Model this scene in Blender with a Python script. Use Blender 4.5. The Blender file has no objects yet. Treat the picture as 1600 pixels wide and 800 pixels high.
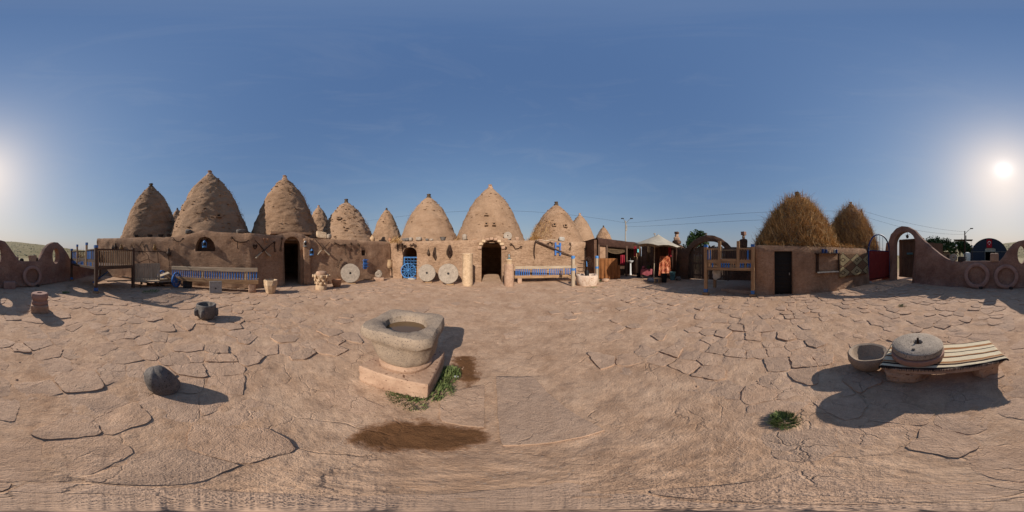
import bpy, bmesh, math, random
from mathutils import Vector, Matrix, noise
from mathutils.geometry import delaunay_2d_cdt
R = math.radians
PI = math.pi
SC = bpy.context.scene
COL = SC.collection

# ---------------------------------------------------------------- camera, sky, sun, exposure
H = 1.55                                   # height of the 360 degree camera above the yard
cam = bpy.data.cameras.new('camera')
cam.type = 'PANO'
try:
    cam.panorama_type = 'EQUIRECTANGULAR'
except Exception:
    cam.cycles.panorama_type = 'EQUIRECTANGULAR'
cam.clip_start = 0.02
cam.clip_end = 5000
camo = bpy.data.objects.new('camera', cam)
COL.objects.link(camo)
camo.location = (0, 0, H)
camo.rotation_euler = (R(90), 0, 0)
SC.camera = camo

SUN_AZ = R(172.8)                          # clockwise from +Y
SUN_EL = R(30.4)
world = bpy.data.worlds.new('World')
SC.world = world
world.use_nodes = True
wn, wl = world.node_tree.nodes, world.node_tree.links
bg = wn['Background']
sky = wn.new('ShaderNodeTexSky')
sky.sky_type = 'NISHITA'
sky.sun_disc = False
sky.sun_elevation = SUN_EL
sky.sun_rotation = SUN_AZ
sky.altitude = 400
sky.air_density = 2.0
sky.dust_density = 2.0
sky.ozone_density = 3.0
EXPOSURE = 0.3
SKY_STRENGTH = 0.1
# hazy summer sky: the camera's soft response, channel by channel, then thin cirrus and the sun itself
def wmath(op, a, b=None):
    o = wn.new('ShaderNodeMath'); o.operation = op
    for i, v in enumerate((a, b)):
        if v is None: continue
        if isinstance(v, (int, float)): o.inputs[i].default_value = v
        else: wl.new(v, o.inputs[i])
    return o.outputs[0]
sep = wn.new('ShaderNodeSeparateColor'); wl.new(sky.outputs[0], sep.inputs[0])
com = wn.new('ShaderNodeCombineColor')
for i, (g, k) in enumerate(((0.733, 0.0919), (0.622, 0.1271), (0.435, 0.2312))):
    wl.new(wmath('MULTIPLY', wmath('POWER', sep.outputs[i], g), k / SKY_STRENGTH / 2 ** EXPOSURE), com.inputs[i])
tc = wn.new('ShaderNodeTexCoord')
mp = wn.new('ShaderNodeMapping'); mp.inputs['Scale'].default_value = (1.6, 0.7, 5.5); mp.inputs['Rotation'].default_value = (0.1, 0.25, 0.6)
wl.new(tc.outputs['Generated'], mp.inputs[0])
cn = wn.new('ShaderNodeTexNoise'); cn.inputs['Scale'].default_value = 2.2; cn.inputs['Detail'].default_value = 7; cn.inputs['Roughness'].default_value = 0.62; cn.inputs['Distortion'].default_value = 0.9
wl.new(mp.outputs[0], cn.inputs['Vector'])
cr = wn.new('ShaderNodeMapRange'); cr.inputs[1].default_value = 0.5; cr.inputs[2].default_value = 0.82; cr.inputs[3].default_value = 0.0; cr.inputs[4].default_value = 0.08
wl.new(cn.outputs['Fac'], cr.inputs[0])
mxc = wn.new('ShaderNodeMix'); mxc.data_type = 'RGBA'
wl.new(cr.outputs[0], mxc.inputs[0]); wl.new(com.outputs[0], mxc.inputs[6])
cv = 0.52 / SKY_STRENGTH / 2 ** EXPOSURE; mxc.inputs[7].default_value = (cv, cv * 1.02, cv * 1.06, 1)
# dust haze thickening towards the horizon, the same all round
sz = wn.new('ShaderNodeSeparateXYZ'); wl.new(tc.outputs['Generated'], sz.inputs[0])
hz = wmath('MULTIPLY', wmath('EXPONENT', wmath('DIVIDE', wmath('MAXIMUM', sz.outputs[2], 0.0), -0.10)), 0.42)
mxh = wn.new('ShaderNodeMix'); mxh.data_type = 'RGBA'
wl.new(hz, mxh.inputs[0]); wl.new(mxc.outputs[2], mxh.inputs[6]); mxh.inputs[7].default_value = (cv * .86, cv * .93, cv * 1.04, 1)
dot = wn.new('ShaderNodeVectorMath'); dot.operation = 'DOT_PRODUCT'
wl.new(tc.outputs['Generated'], dot.inputs[0])
dot.inputs[1].default_value = (math.sin(SUN_AZ) * math.cos(SUN_EL), math.cos(SUN_AZ) * math.cos(SUN_EL), math.sin(SUN_EL))
da = wmath('ARCCOSINE', wmath('MINIMUM', dot.outputs['Value'], 1.0))
core = wmath('MULTIPLY', wmath('EXPONENT', wmath('MULTIPLY', wmath('POWER', wmath('DIVIDE', da, R(1.5)), 1.0), -1.0)), 9.0)
add = wn.new('ShaderNodeVectorMath'); add.operation = 'ADD'
wl.new(mxh.outputs[2], add.inputs[0]); wl.new(core, add.inputs[1])
wl.new(add.outputs[0], bg.inputs[0])
bg.inputs[1].default_value = SKY_STRENGTH

sun = bpy.data.lights.new('sun', 'SUN')
sun.energy = 4.2
sun.angle = R(0.6)
sun.color = (1.0, 0.92, 0.83)
suno = bpy.data.objects.new('sun', sun)
COL.objects.link(suno)
sdir = Vector((math.sin(SUN_AZ) * math.cos(SUN_EL), math.cos(SUN_AZ) * math.cos(SUN_EL), math.sin(SUN_EL)))
suno.rotation_euler = sdir.to_track_quat('Z', 'Y').to_euler()
suno.location = sdir * 60

SC.view_settings.view_transform = 'Standard'
SC.view_settings.look = 'None'
SC.view_settings.exposure = EXPOSURE
SC.view_settings.gamma = 1.0

# ---------------------------------------------------------------- where things stand
def ang(px): return (px - 800) / 1600 * 2 * PI
def pol(px, d):                            # d metres from the middle of the yard
    a = ang(px); return Vector((d * math.sin(a), d * math.cos(a), 0))
def gd(py): return H / math.tan((py - 400) / 800 * PI)
def G(px, py): return pol(px, gd(py))
def Z(py, d): return H + d * math.tan((400 - py) / 800 * PI)
def back(px): return -ang(px)              # turn so that local -Y looks to the middle of the yard

# ---------------------------------------------------------------- materials
def lin(c):
    def f(v):
        v /= 255.0
        return v / 12.92 if v <= 0.04045 else ((v + 0.055) / 1.055) ** 2.4
    return (f(c[0]), f(c[1]), f(c[2]), 1)

class NT:
    def __init__(s, name):
        s.m = bpy.data.materials.new(name); s.m.use_nodes = True
        s.n, s.l = s.m.node_tree.nodes, s.m.node_tree.links
        s.b = s.n['Principled BSDF']
    def node(s, t, **kw):
        o = s.n.new(t)
        for k, v in kw.items(): setattr(o, k, v)
        return o
    def link(s, a, b): s.l.new(a, b)
    def math(s, op, a, b=None, c=None):
        o = s.n.new('ShaderNodeMath'); o.operation = op
        for i, v in enumerate((a, b, c)):
            if v is None: continue
            if isinstance(v, (int, float)): o.inputs[i].default_value = v
            else: s.l.new(v, o.inputs[i])
        return o.outputs[0]
    def mix(s, f, a, b, mode='MIX'):
        o = s.n.new('ShaderNodeMix'); o.data_type = 'RGBA'; o.blend_type = mode
        for i, v in ((0, f), (6, a), (7, b)):
            if isinstance(v, (int, float)): o.inputs[i].default_value = v
            elif isinstance(v, tuple): o.inputs[i].default_value = v
            else: s.l.new(v, o.inputs[i])
        return o.outputs[2]
    def coord(s, stretch=(1, 1, 1), rnd=True, kind='Object'):
        tc = s.n.new('ShaderNodeTexCoord'); mp = s.n.new('ShaderNodeMapping')
        mp.inputs['Scale'].default_value = stretch
        s.l.new(tc.outputs[kind], mp.inputs[0])
        if rnd:
            oi = s.n.new('ShaderNodeObjectInfo')
            v = s.math('MULTIPLY', oi.outputs['Random'], 37.0)
            cx = s.n.new('ShaderNodeCombineXYZ')
            for i in range(3): s.l.new(v, cx.inputs[i])
            s.l.new(cx.outputs[0], mp.inputs['Location'])
        return mp.outputs[0]
    def noise(s, co, scale, detail=5, rough=0.6, dist=0.0):
        o = s.n.new('ShaderNodeTexNoise')
        o.inputs['Scale'].default_value = scale; o.inputs['Detail'].default_value = detail
        o.inputs['Roughness'].default_value = rough; o.inputs['Distortion'].default_value = dist
        s.l.new(co, o.inputs['Vector']); return o.outputs['Fac']
    def voro(s, co, scale, feature='F1'):
        o = s.n.new('ShaderNodeTexVoronoi'); o.feature = feature
        o.inputs['Scale'].default_value = scale
        s.l.new(co, o.inputs['Vector']); return o.outputs['Distance']
    def ramp(s, f, stops):
        o = s.n.new('ShaderNodeValToRGB'); e = o.color_ramp.elements
        while len(e) < len(stops): e.new(0.5)
        for k, (p, c) in enumerate(stops):
            e[k].position = p
            e[k].color = c if len(c) == 4 else (*c, 1)
        s.l.new(f, o.inputs[0]); return o.outputs[0]
    def bump(s, h, strength, dist=0.02, prev=None):
        o = s.n.new('ShaderNodeBump'); o.inputs['Strength'].default_value = strength
        o.inputs['Distance'].default_value = dist
        s.l.new(h, o.inputs['Height'])
        if prev is not None: s.l.new(prev, o.inputs['Normal'])
        s.l.new(o.outputs[0], s.b.inputs['Normal']); return o.outputs[0]
    def out(s, col, rough=0.9, spec=0.2, metal=0.0):
        if isinstance(col, tuple): s.b.inputs['Base Color'].default_value = col
        else: s.l.new(col, s.b.inputs['Base Color'])
        s.b.inputs['Roughness'].default_value = rough
        s.b.inputs['Specular IOR Level'].default_value = spec
        s.b.inputs['Metallic'].default_value = metal
        return s.m
BW = ((0, 0, 0, 1), (1, 1, 1, 1))

def stuffmat(name, c1, c2, scale=6, rough=0.9, bump=0.4, bscale=40, dist=0.01, stretch=(1, 1, 1), speck=None, metal=0, spec=0.2):
    t = NT(name); co = t.coord(stretch)
    a = t.noise(co, scale, 6, 0.65)
    col = t.ramp(a, [(0.3, lin(c1)), (0.7, lin(c2))])
    f = t.noise(co, bscale, 6, 0.7)
    col = t.mix(0.35, col, t.ramp(f, [(0.25, (0.35, 0.35, 0.35, 1)), (0.75, (1, 1, 1, 1))]), 'MULTIPLY')
    if speck:
        col = t.mix(t.ramp(t.noise(co, speck[1], 2, 0.5), [(speck[2], BW[0]), (speck[2] + 0.06, BW[1])]), col, lin(speck[0]))
    t.bump(f, bump, dist)
    return t.out(col, rough, spec, metal)

def mudmat(name, c1, c2, c3, course=0.0, lump=0.5, straw=0.5, vary=False):
    t = NT(name); co = t.coord((1, 1, 1), False)
    a = t.noise(co, 1.3, 6, 0.62); b = t.noise(co, 9, 6, 0.7); c = t.noise(co, 55, 4, 0.7)
    col = t.ramp(a, [(0.3, lin(c1)), (0.52, lin(c2)), (0.72, lin(c3))])
    col = t.mix(0.45, col, t.ramp(b, [(0.3, (0.45, 0.42, 0.4, 1)), (0.62, (1, 1, 1, 1))]), 'MULTIPLY')
    col = t.mix(0.4, col, t.ramp(c, [(0.3, (0.4, 0.38, 0.36, 1)), (0.6, (1, 1, 1, 1))]), 'MULTIPLY')
    # bits of chopped straw in the plaster
    co2 = t.coord((14, 14, 70), False); sw = t.noise(co2, 1.6, 2, 0.5, 1.5)
    col = t.mix(t.math('MULTIPLY', t.ramp(sw, [(0.66, BW[0]), (0.72, BW[1])]), straw), col, lin((190, 160, 115)))
    f2 = t.noise(co, 24, 5, 0.75)
    h = t.math('ADD', t.math('MULTIPLY', b, 0.8), t.math('ADD', t.math('MULTIPLY', c, 0.3), t.math('MULTIPLY', f2, 0.7)))
    col = t.mix(0.35, col, t.ramp(f2, [(0.34, (0.4, 0.36, 0.33, 1)), (0.52, (1, 1, 1, 1))]), 'MULTIPLY')
    if course:
        cs = t.coord((2.2, 2.2, 11), False)
        k = t.noise(cs, 1.5, 4, 0.6, 0.6)
        h = t.math('ADD', h, t.math('MULTIPLY', k, 1.6 * course))
        col = t.mix(0.55 * min(1, course), col, t.ramp(k, [(0.34, (0.4, 0.36, 0.33, 1)), (0.5, (1, 1, 1, 1))]), 'MULTIPLY')
    if vary:                                # every dome was plastered in another year
        oi = t.node('ShaderNodeObjectInfo')
        col = t.mix(t.math('MULTIPLY', oi.outputs['Random'], 0.6), col, t.mix(t.noise(co, 0.8, 4, 0.6), lin((138, 108, 84)), lin((182, 154, 128))))
    t.bump(h, lump, 0.06 if vary else 0.045)
    return t.out(col, 0.95, 0.1)

M = {}
M['mud'] = mudmat('mud_plaster', (143, 111, 88), (171, 137, 110), (187, 153, 126), 0.45, 0.6)
M['mud_brick'] = mudmat('mud_brick_wall', (148, 118, 93), (174, 142, 115), (190, 159, 132), 1.0, 0.8)
M['mud_dome'] = mudmat('mud_dome', (132, 103, 79), (166, 133, 105), (184, 151, 123), 0.5, 1.0, vary=True)
M['mud_red'] = mudmat('red_mud_plaster', (136, 102, 88), (158, 124, 107), (174, 142, 123), 0.25, 0.5, 0.2)
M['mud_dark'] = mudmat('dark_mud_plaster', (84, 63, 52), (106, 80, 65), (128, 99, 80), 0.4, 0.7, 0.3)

def woodmat(name, c1, c2, c3, chip=None, axis=2):
    t = NT(name)
    st = [9, 9, 9]; st[axis] = 0.7
    co = t.coord(tuple(st)); g = t.noise(co, 2.5, 6, 0.7, 0.6)
    col = t.ramp(g, [(0.28, lin(c1)), (0.5, lin(c2)), (0.74, lin(c3))])
    if chip:
        cc = t.coord((1, 1, 1)); k = t.noise(cc, 14, 6, 0.75)
        col = t.mix(t.ramp(k, [(0.36, BW[0]), (0.47, BW[1])]), col, t.mix(t.noise(cc, 5, 3, 0.5), lin(chip[0]), lin(chip[1])))
    t.bump(g, 0.5, 0.008)
    return t.out(col, 0.8, 0.25)
for ax, k in ((0, 'x'), (1, 'y'), (2, 'z')):
    M['wood_' + k] = woodmat('weathered_wood_' + k, (104, 78, 56), (150, 118, 86), (178, 146, 110), None, ax)
    M['dwood_' + k] = woodmat('dark_wood_' + k, (56, 42, 34), (84, 64, 51), (108, 84, 67), None, ax)
    M['gwood_' + k] = woodmat('grey_wood_' + k, (116, 101, 85), (164, 145, 122), (194, 176, 151), None, ax)
    M['blue_' + k] = woodmat('blue_paint_wood_' + k, (96, 76, 58), (122, 98, 76), (140, 116, 90), ((34, 82, 146), (66, 122, 186)), ax)
    M['red_' + k] = woodmat('red_paint_wood_' + k, (84, 40, 34), (106, 54, 46), (128, 72, 60), ((112, 36, 32), (142, 50, 44)), ax)
M['iron'] = stuffmat('rusty_iron', (44, 32, 27), (78, 54, 42), 20, 0.75, 0.3, 90, 0.003, metal=0.3)
M['black'] = stuffmat('black_paint', (22, 21, 22), (34, 32, 32), 10, 0.55, 0.1, 60, 0.003)
M['blue_metal'] = stuffmat('blue_metal_paint', (52, 106, 168), (92, 146, 196), 14, 0.5, 0.2, 60, 0.003, speck=((90, 70, 58), 26, 0.66))
M['dblue_metal'] = stuffmat('dark_blue_metal_paint', (20, 44, 92), (30, 62, 118), 14, 0.5, 0.2, 60, 0.003, speck=((70, 58, 52), 26, 0.68))
M['basalt'] = stuffmat('basalt', (92, 86, 82), (130, 122, 115), 9, 0.92, 0.9, 48, 0.012, speck=((52, 48, 46), 70, 0.6))
M['mill'] = stuffmat('grey_millstone', (146, 132, 117), (180, 164, 146), 7, 0.93, 0.9, 60, 0.010, speck=((92, 84, 78), 80, 0.58))
M['limestone'] = stuffmat('limestone', (182, 152, 120), (216, 188, 154), 5, 0.9, 0.7, 30, 0.010, speck=((128, 98, 74), 24, 0.62))
M['pinkstone'] = stuffmat('pinkish_stone', (160, 127, 104), (192, 160, 134), 5, 0.92, 0.8, 26, 0.012, speck=((110, 80, 62), 30, 0.63))
M['wellstone'] = stuffmat('worn_grey_stone', (140, 123, 106), (174, 153, 131), 4, 0.9, 0.8, 44, 0.008, speck=((96, 84, 76), 90, 0.6))
M['ring'] = stuffmat('dusty_pink_ring', (142, 110, 98), (174, 140, 124), 4, 0.93, 0.5, 30, 0.006)
M['clay'] = stuffmat('terracotta', (150, 104, 76), (186, 140, 106), 5, 0.85, 0.3, 40, 0.004)
M['paleclay'] = stuffmat('pale_clay', (176, 142, 106), (204, 174, 138), 5, 0.85, 0.3, 40, 0.004)
M['white_stone'] = stuffmat('whitewashed_stone', (196, 170, 146), (226, 206, 186), 3, 0.9, 0.9, 24, 0.012, speck=((150, 104, 78), 18, 0.6))
M['concrete'] = stuffmat('pale_concrete', (150, 142, 132), (184, 176, 164), 6, 0.9, 0.5, 40, 0.006)
M['straw'] = stuffmat('dry_straw', (184, 142, 90), (234, 198, 142), 3, 0.9, 0, 20, 0.01)
M['straw_red'] = stuffmat('dry_brush', (150, 112, 74), (204, 162, 114), 3, 0.9, 0, 20, 0.01)
M['straw_grey'] = stuffmat('weathered_straw', (126, 110, 88), (172, 154, 126), 3, 0.9, 0, 20, 0.01)
M['green'] = stuffmat('green_leaf', (84, 98, 54), (128, 138, 84), 9, 0.7, 0, 20, 0.01)
M['leaf'] = stuffmat('tree_leaf', (34, 54, 26), (70, 92, 46), 0.6, 0.7, 0, 20, 0.01)
M['bark'] = stuffmat('bark', (70, 56, 44), (104, 86, 68), 8, 0.95, 0.8, 30, 0.02)
M['felt'] = stuffmat('brown_felt', (58, 40, 33), (80, 56, 46), 5, 0.97, 0.6, 70, 0.01)
M['cloth_or'] = stuffmat('ochre_cloth', (116, 74, 42), (150, 98, 58), 2.5, 0.95, 0.3, 90, 0.004)
M['cloth_stripe'] = stuffmat('olive_brown_cloth', (72, 58, 44), (104, 84, 62), 4, 0.95, 0.3, 90, 0.004, (1, 1, 6))
M['canvas'] = stuffmat('grey_canvas', (148, 140, 126), (180, 171, 155), 2, 0.95, 0.2, 120, 0.003)
M['pink_cloth'] = stuffmat('pink_cloth', (138, 68, 76), (170, 94, 98), 6, 0.95, 0.2, 90, 0.004)
M['red_cloth'] = stuffmat('red_cloth', (128, 30, 44), (160, 46, 60), 6, 0.95, 0.2, 90, 0.004)
M['white'] = stuffmat('white_enamel', (205, 204, 200), (226, 225, 222), 6, 0.4, 0.05, 40, 0.002)
M['plastic_bag'] = stuffmat('white_plastic', (180, 178, 174), (206, 204, 200), 6, 0.4, 0.4, 16, 0.02)
M['teal'] = stuffmat('teal_plastic', (70, 104, 108), (92, 126, 128), 4, 0.5, 0.1, 40, 0.002)
M['turq'] = stuffmat('turquoise_sign', (96, 190, 196), (120, 206, 210), 4, 0.6, 0.05, 40, 0.002)
M['greybase'] = stuffmat('grey_cast_base', (92, 96, 104), (122, 126, 134), 4, 0.85, 0.4, 40, 0.006)
M['dark'] = stuffmat('dark_stone', (52, 46, 44), (76, 68, 64), 6, 0.95, 0.5, 30, 0.01)
M['hangar'] = stuffmat('dark_blue_sheet', (34, 40, 54), (48, 56, 72), 3, 0.7, 0.1, 20, 0.003)
M['flag_red'] = stuffmat('red_flag', (150, 26, 36), (172, 36, 46), 3, 0.9, 0.1, 40, 0.003)
M['gourd'] = stuffmat('dried_gourd', (130, 96, 56), (168, 130, 82), 9, 0.75, 0.1, 30, 0.003)
M['leather'] = stuffmat('dark_leather', (60, 46, 38), (98, 78, 62), 12, 0.8, 0.4, 50, 0.006)
M['steel'] = stuffmat('dull_steel', (130, 130, 128), (160, 160, 156), 12, 0.45, 0.1, 50, 0.002, metal=0.6)

def cracks(t, co, scale, seed):
    w = t.node('ShaderNodeVectorMath'); w.operation = 'ADD'
    nz = t.n.new('ShaderNodeTexNoise'); nz.inputs['Scale'].default_value = scale * 1.3; nz.inputs['Detail'].default_value = 5; t.link(co, nz.inputs['Vector'])
    sc = t.node('ShaderNodeVectorMath'); sc.operation = 'SCALE'; sc.inputs['Scale'].default_value = 0.9 / scale; t.link(nz.outputs['Color'], sc.inputs[0])
    t.link(co, w.inputs[0]); t.link(sc.outputs[0], w.inputs[1])
    d = t.voro(w.outputs[0], scale, 'DISTANCE_TO_EDGE')
    line = t.ramp(d, [(0.0, BW[1]), (0.026, BW[0])])
    mask = t.ramp(t.noise(co, scale * 0.45 + seed, 3, 0.6), [(0.46, BW[0]), (0.62, BW[1])])
    return t.math('MULTIPLY', line, mask)
def slabmat():
    t = NT('flagstone'); co = t.coord((1, 1, 1), False); oi = t.node('ShaderNodeObjectInfo')
    geo = t.node('ShaderNodeNewGeometry')
    rnd = t.math('FRACT', t.math('ADD', oi.outputs['Random'], geo.outputs['Random Per Island']))
    a = t.noise(co, 2.2, 6, 0.65); b = t.noise(co, 16, 6, 0.72); c = t.noise(co, 90, 4, 0.7)
    col = t.ramp(a, [(0.3, lin((172, 140, 114))), (0.52, lin((190, 157, 130))), (0.72, lin((203, 172, 145)))])
    col = t.mix(t.math('MULTIPLY', rnd, 0.6), col, lin((186, 160, 139)))
    dk = t.math('MULTIPLY', t.math('GREATER_THAN', rnd, 0.72), 0.3); col = t.mix(dk, col, lin((158, 130, 107)))
    col = t.mix(0.4, col, t.ramp(b, [(0.3, (0.5, 0.46, 0.43, 1)), (0.6, (1, 1, 1, 1))]), 'MULTIPLY')
    col = t.mix(0.35, col, t.ramp(c, [(0.3, (0.45, 0.42, 0.4, 1)), (0.55, (1, 1, 1, 1))]), 'MULTIPLY')
    g = t.noise(co, 190, 3, 0.7)
    k = cracks(t, co, 4.2, 0.3)
    col = t.mix(t.math('MULTIPLY', k, 0.22), col, lin((96, 72, 57)))
    pit = t.ramp(t.voro(co, 26), [(0.07, BW[1]), (0.13, BW[0])]); col = t.mix(t.math('MULTIPLY', pit, 0.5), col, lin((96, 70, 54)))
    t.bump(t.math('SUBTRACT', t.math('ADD', t.math('MULTIPLY', b, 0.8), t.math('ADD', t.math('MULTIPLY', c, 0.45), t.math('MULTIPLY', g, 0.16))), t.math('MULTIPLY', k, 0.4)), 1.0, 0.022)
    return t.out(col, 0.95, 0.1)
M['slab'] = slabmat()

def groundmat():
    t = NT('trodden_earth'); co = t.coord((1, 1, 1), False)
    a = t.noise(co, 0.9, 7, 0.65); b = t.noise(co, 11, 6, 0.72); c = t.noise(co, 70, 4, 0.75); e = t.noise(co, 3.5, 5, 0.7, 0.1)
    col = t.ramp(a, [(0.3, lin((176, 142, 114))), (0.5, lin((192, 159, 131))), (0.72, lin((205, 174, 146)))])
    col = t.mix(0.4, col, t.ramp(e, [(0.34, (0.55, 0.5, 0.46, 1)), (0.56, (1, 1, 1, 1))]), 'MULTIPLY')
    col = t.mix(0.45, col, t.ramp(b, [(0.3, (0.5, 0.46, 0.43, 1)), (0.6, (1, 1, 1, 1))]), 'MULTIPLY')
    col = t.mix(0.4, col, t.ramp(c, [(0.3, (0.4, 0.38, 0.36, 1)), (0.55, (1, 1, 1, 1))]), 'MULTIPLY')
    peb = t.voro(co, 34); col = t.mix(t.ramp(peb, [(0.10, BW[1]), (0.15, BW[0])]), col, lin((178, 156, 136)))
    at = t.node('ShaderNodeAttribute'); at.attribute_name = 'damp'
    dm = t.math('ADD', at.outputs['Fac'], t.math('MULTIPLY', t.math('SUBTRACT', t.math('ADD', t.math('MULTIPLY', b, 0.5), t.math('MULTIPLY', e, 0.5)), 0.5), 1.6))
    dmp = t.ramp(dm, [(0.40, BW[0]), (0.66, BW[1])])
    col = t.mix(dmp, col, t.mix(1.0, col, lin((196, 168, 146)), 'MULTIPLY'))
    col = t.mix(dmp, col, t.mix(b, lin((86, 58, 36)), lin((118, 84, 56))))
    af = t.node('ShaderNodeAttribute'); af.attribute_name = 'field'
    col = t.mix(af.outputs['Fac'], col, t.mix(t.noise(co, 0.06, 6, 0.7), lin((118, 108, 70)), lin((150, 130, 94))))
    g = t.noise(co, 190, 3, 0.7)
    k = cracks(t, co, 2.6, 0.1)
    col = t.mix(t.math('MULTIPLY', k, 0.22), col, lin((96, 72, 57)))
    pit = t.ramp(t.voro(co, 19), [(0.06, BW[1]), (0.12, BW[0])]); col = t.mix(t.math('MULTIPLY', pit, 0.5), col, lin((96, 70, 54)))
    t.bump(t.math('ADD', t.math('ADD', t.math('SUBTRACT', t.math('MULTIPLY', b, 0.8), t.math('MULTIPLY', k, 0.4)), t.math('MULTIPLY', c, 0.35)), t.math('ADD', t.math('MULTIPLY', e, 0.5), t.math('MULTIPLY', g, 0.2))), 1.0, 0.022)
    return t.out(col, 0.96, 0.1)
M['ground'] = groundmat()

def hillmat():
    t = NT('steppe_hill'); co = t.coord((1, 1, 1), False)
    a = t.noise(co, 0.03, 6, 0.7); b = t.noise(co, 0.35, 5, 0.75)
    col = t.ramp(a, [(0.35, lin((130, 118, 82))), (0.65, lin((160, 142, 106)))])
    col = t.mix(0.7, col, t.ramp(b, [(0.42, (0.4, 0.42, 0.36, 1)), (0.56, (1, 1, 1, 1))]), 'MULTIPLY')
    t.bump(b, 1.0, 0.6)
    return t.out(col, 1.0, 0.05)
M['hill'] = hillmat()
M['field'] = stuffmat('green_field', (92, 124, 50), (120, 150, 66), 0.4, 1.0, 0.4, 6, 0.1)

def stripes(name):                          # woven runner: stripes run along local X
    t = NT(name); tc = t.coord((1, 1, 1), False)
    sp = t.node('ShaderNodeSeparateXYZ'); t.link(tc, sp.inputs[0])
    v = t.math('ADD', t.math('DIVIDE', sp.outputs[1], 0.56), 0.5)
    cr = lin((216, 198, 166)); br = lin((156, 108, 70)); dk = lin((62, 46, 42)); tn = lin((176, 148, 116))
    st = [(0, dk), (0.03, cr), (0.10, dk), (0.15, tn), (0.18, br), (0.23, cr), (0.36, cr), (0.37, dk), (0.40, br), (0.43, cr),
          (0.56, cr), (0.57, dk), (0.60, cr), (0.70, br), (0.78, tn), (0.80, cr), (0.94, dk), (0.98, br)]
    o = t.node('ShaderNodeValToRGB'); o.color_ramp.interpolation = 'CONSTANT'; e = o.color_ramp.elements
    while len(e) < len(st): e.new(0.5)
    for k, (p, c) in enumerate(st): e[k].position = p; e[k].color = c
    t.link(v, o.inputs[0])
    co = t.coord((1, 1, 1), False); f = t.noise(co, 120, 3, 0.6)
    col = t.mix(0.4, o.outputs[0], t.ramp(f, [(0.3, (0.5, 0.5, 0.5, 1)), (0.7, (1, 1, 1, 1))]), 'MULTIPLY')
    t.bump(f, 0.5, 0.004)
    return t.out(col, 0.97, 0.1)
M['runner'] = stripes('striped_woven_runner')

def kilim():                                # diamond kilim: local X by Z
    t = NT('diamond_kilim'); tc = t.coord((1, 1, 1), False)
    sp = t.node('ShaderNodeSeparateXYZ'); t.link(tc, sp.inputs[0])
    u = t.math('DIVIDE', sp.outputs[0], 1.0); v = t.math('DIVIDE', sp.outputs[2], 0.58)
    def tri(x, off): return t.math('ABSOLUTE', t.math('SUBTRACT', t.math('FRACT', t.math('ADD', x, off)), 0.5))
    a, b = tri(u, 0.9), tri(v, 0.55)
    d = t.math('ADD', a, b)                 # 0 in a diamond's middle, 0.5 on its border
    big = t.math('GREATER_THAN', d, 0.48)
    ring = t.math('LESS_THAN', t.math('FRACT', t.math('MULTIPLY', d, 14)), 0.42)
    edge = t.math('LESS_THAN', t.math('ABSOLUTE', t.math('SUBTRACT', t.math('ABSOLUTE', t.math('SUBTRACT', d, 0.66)), 0.18)), 0.03)
    dots = t.math('LESS_THAN', t.math('ADD', tri(t.math('MULTIPLY', u, 8), 0), tri(t.math('MULTIPLY', v, 8), 0)), 0.18)
    cream = lin((162, 144, 108)); brown = lin((92, 56, 44)); dk = lin((46, 32, 28))
    inner = t.mix(ring, brown, lin((150, 124, 92)))
    outer = t.mix(dots, cream, dk)
    col = t.mix(edge, t.mix(big, inner, outer), dk)
    co = t.coord((1, 1, 1), False); f = t.noise(co, 90, 3, 0.6)
    col = t.mix(0.4, col, t.ramp(f, [(0.3, (0.5, 0.5, 0.5, 1)), (0.7, (1, 1, 1, 1))]), 'MULTIPLY')
    t.bump(f, 0.4, 0.004)
    return t.out(col, 0.97, 0.1)
M['kilim'] = kilim()

def amphoramat():
    t = NT('orange_glazed_pattern'); co = t.coord((1, 1, 0.7)); a = t.noise(co, 7, 3, 0.6, 1.2)
    col = t.ramp(a, [(0.36, lin((112, 42, 26))), (0.47, lin((170, 74, 40))), (0.55, lin((214, 150, 104))), (0.62, lin((160, 62, 36)))])
    return t.out(col, 0.45, 0.4)
M['amphora'] = amphoramat()

def watermat():
    t = NT('still_dark_water'); co = t.coord()
    t.bump(t.noise(co, 8, 2), 0.05, 0.01)
    return t.out(lin((92, 70, 46)), 0.12, 0.4)
M['water'] = watermat()

# ---------------------------------------------------------------- mesh helpers
def n3(x, y, z): return noise.noise(Vector((x, y, z)))

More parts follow.
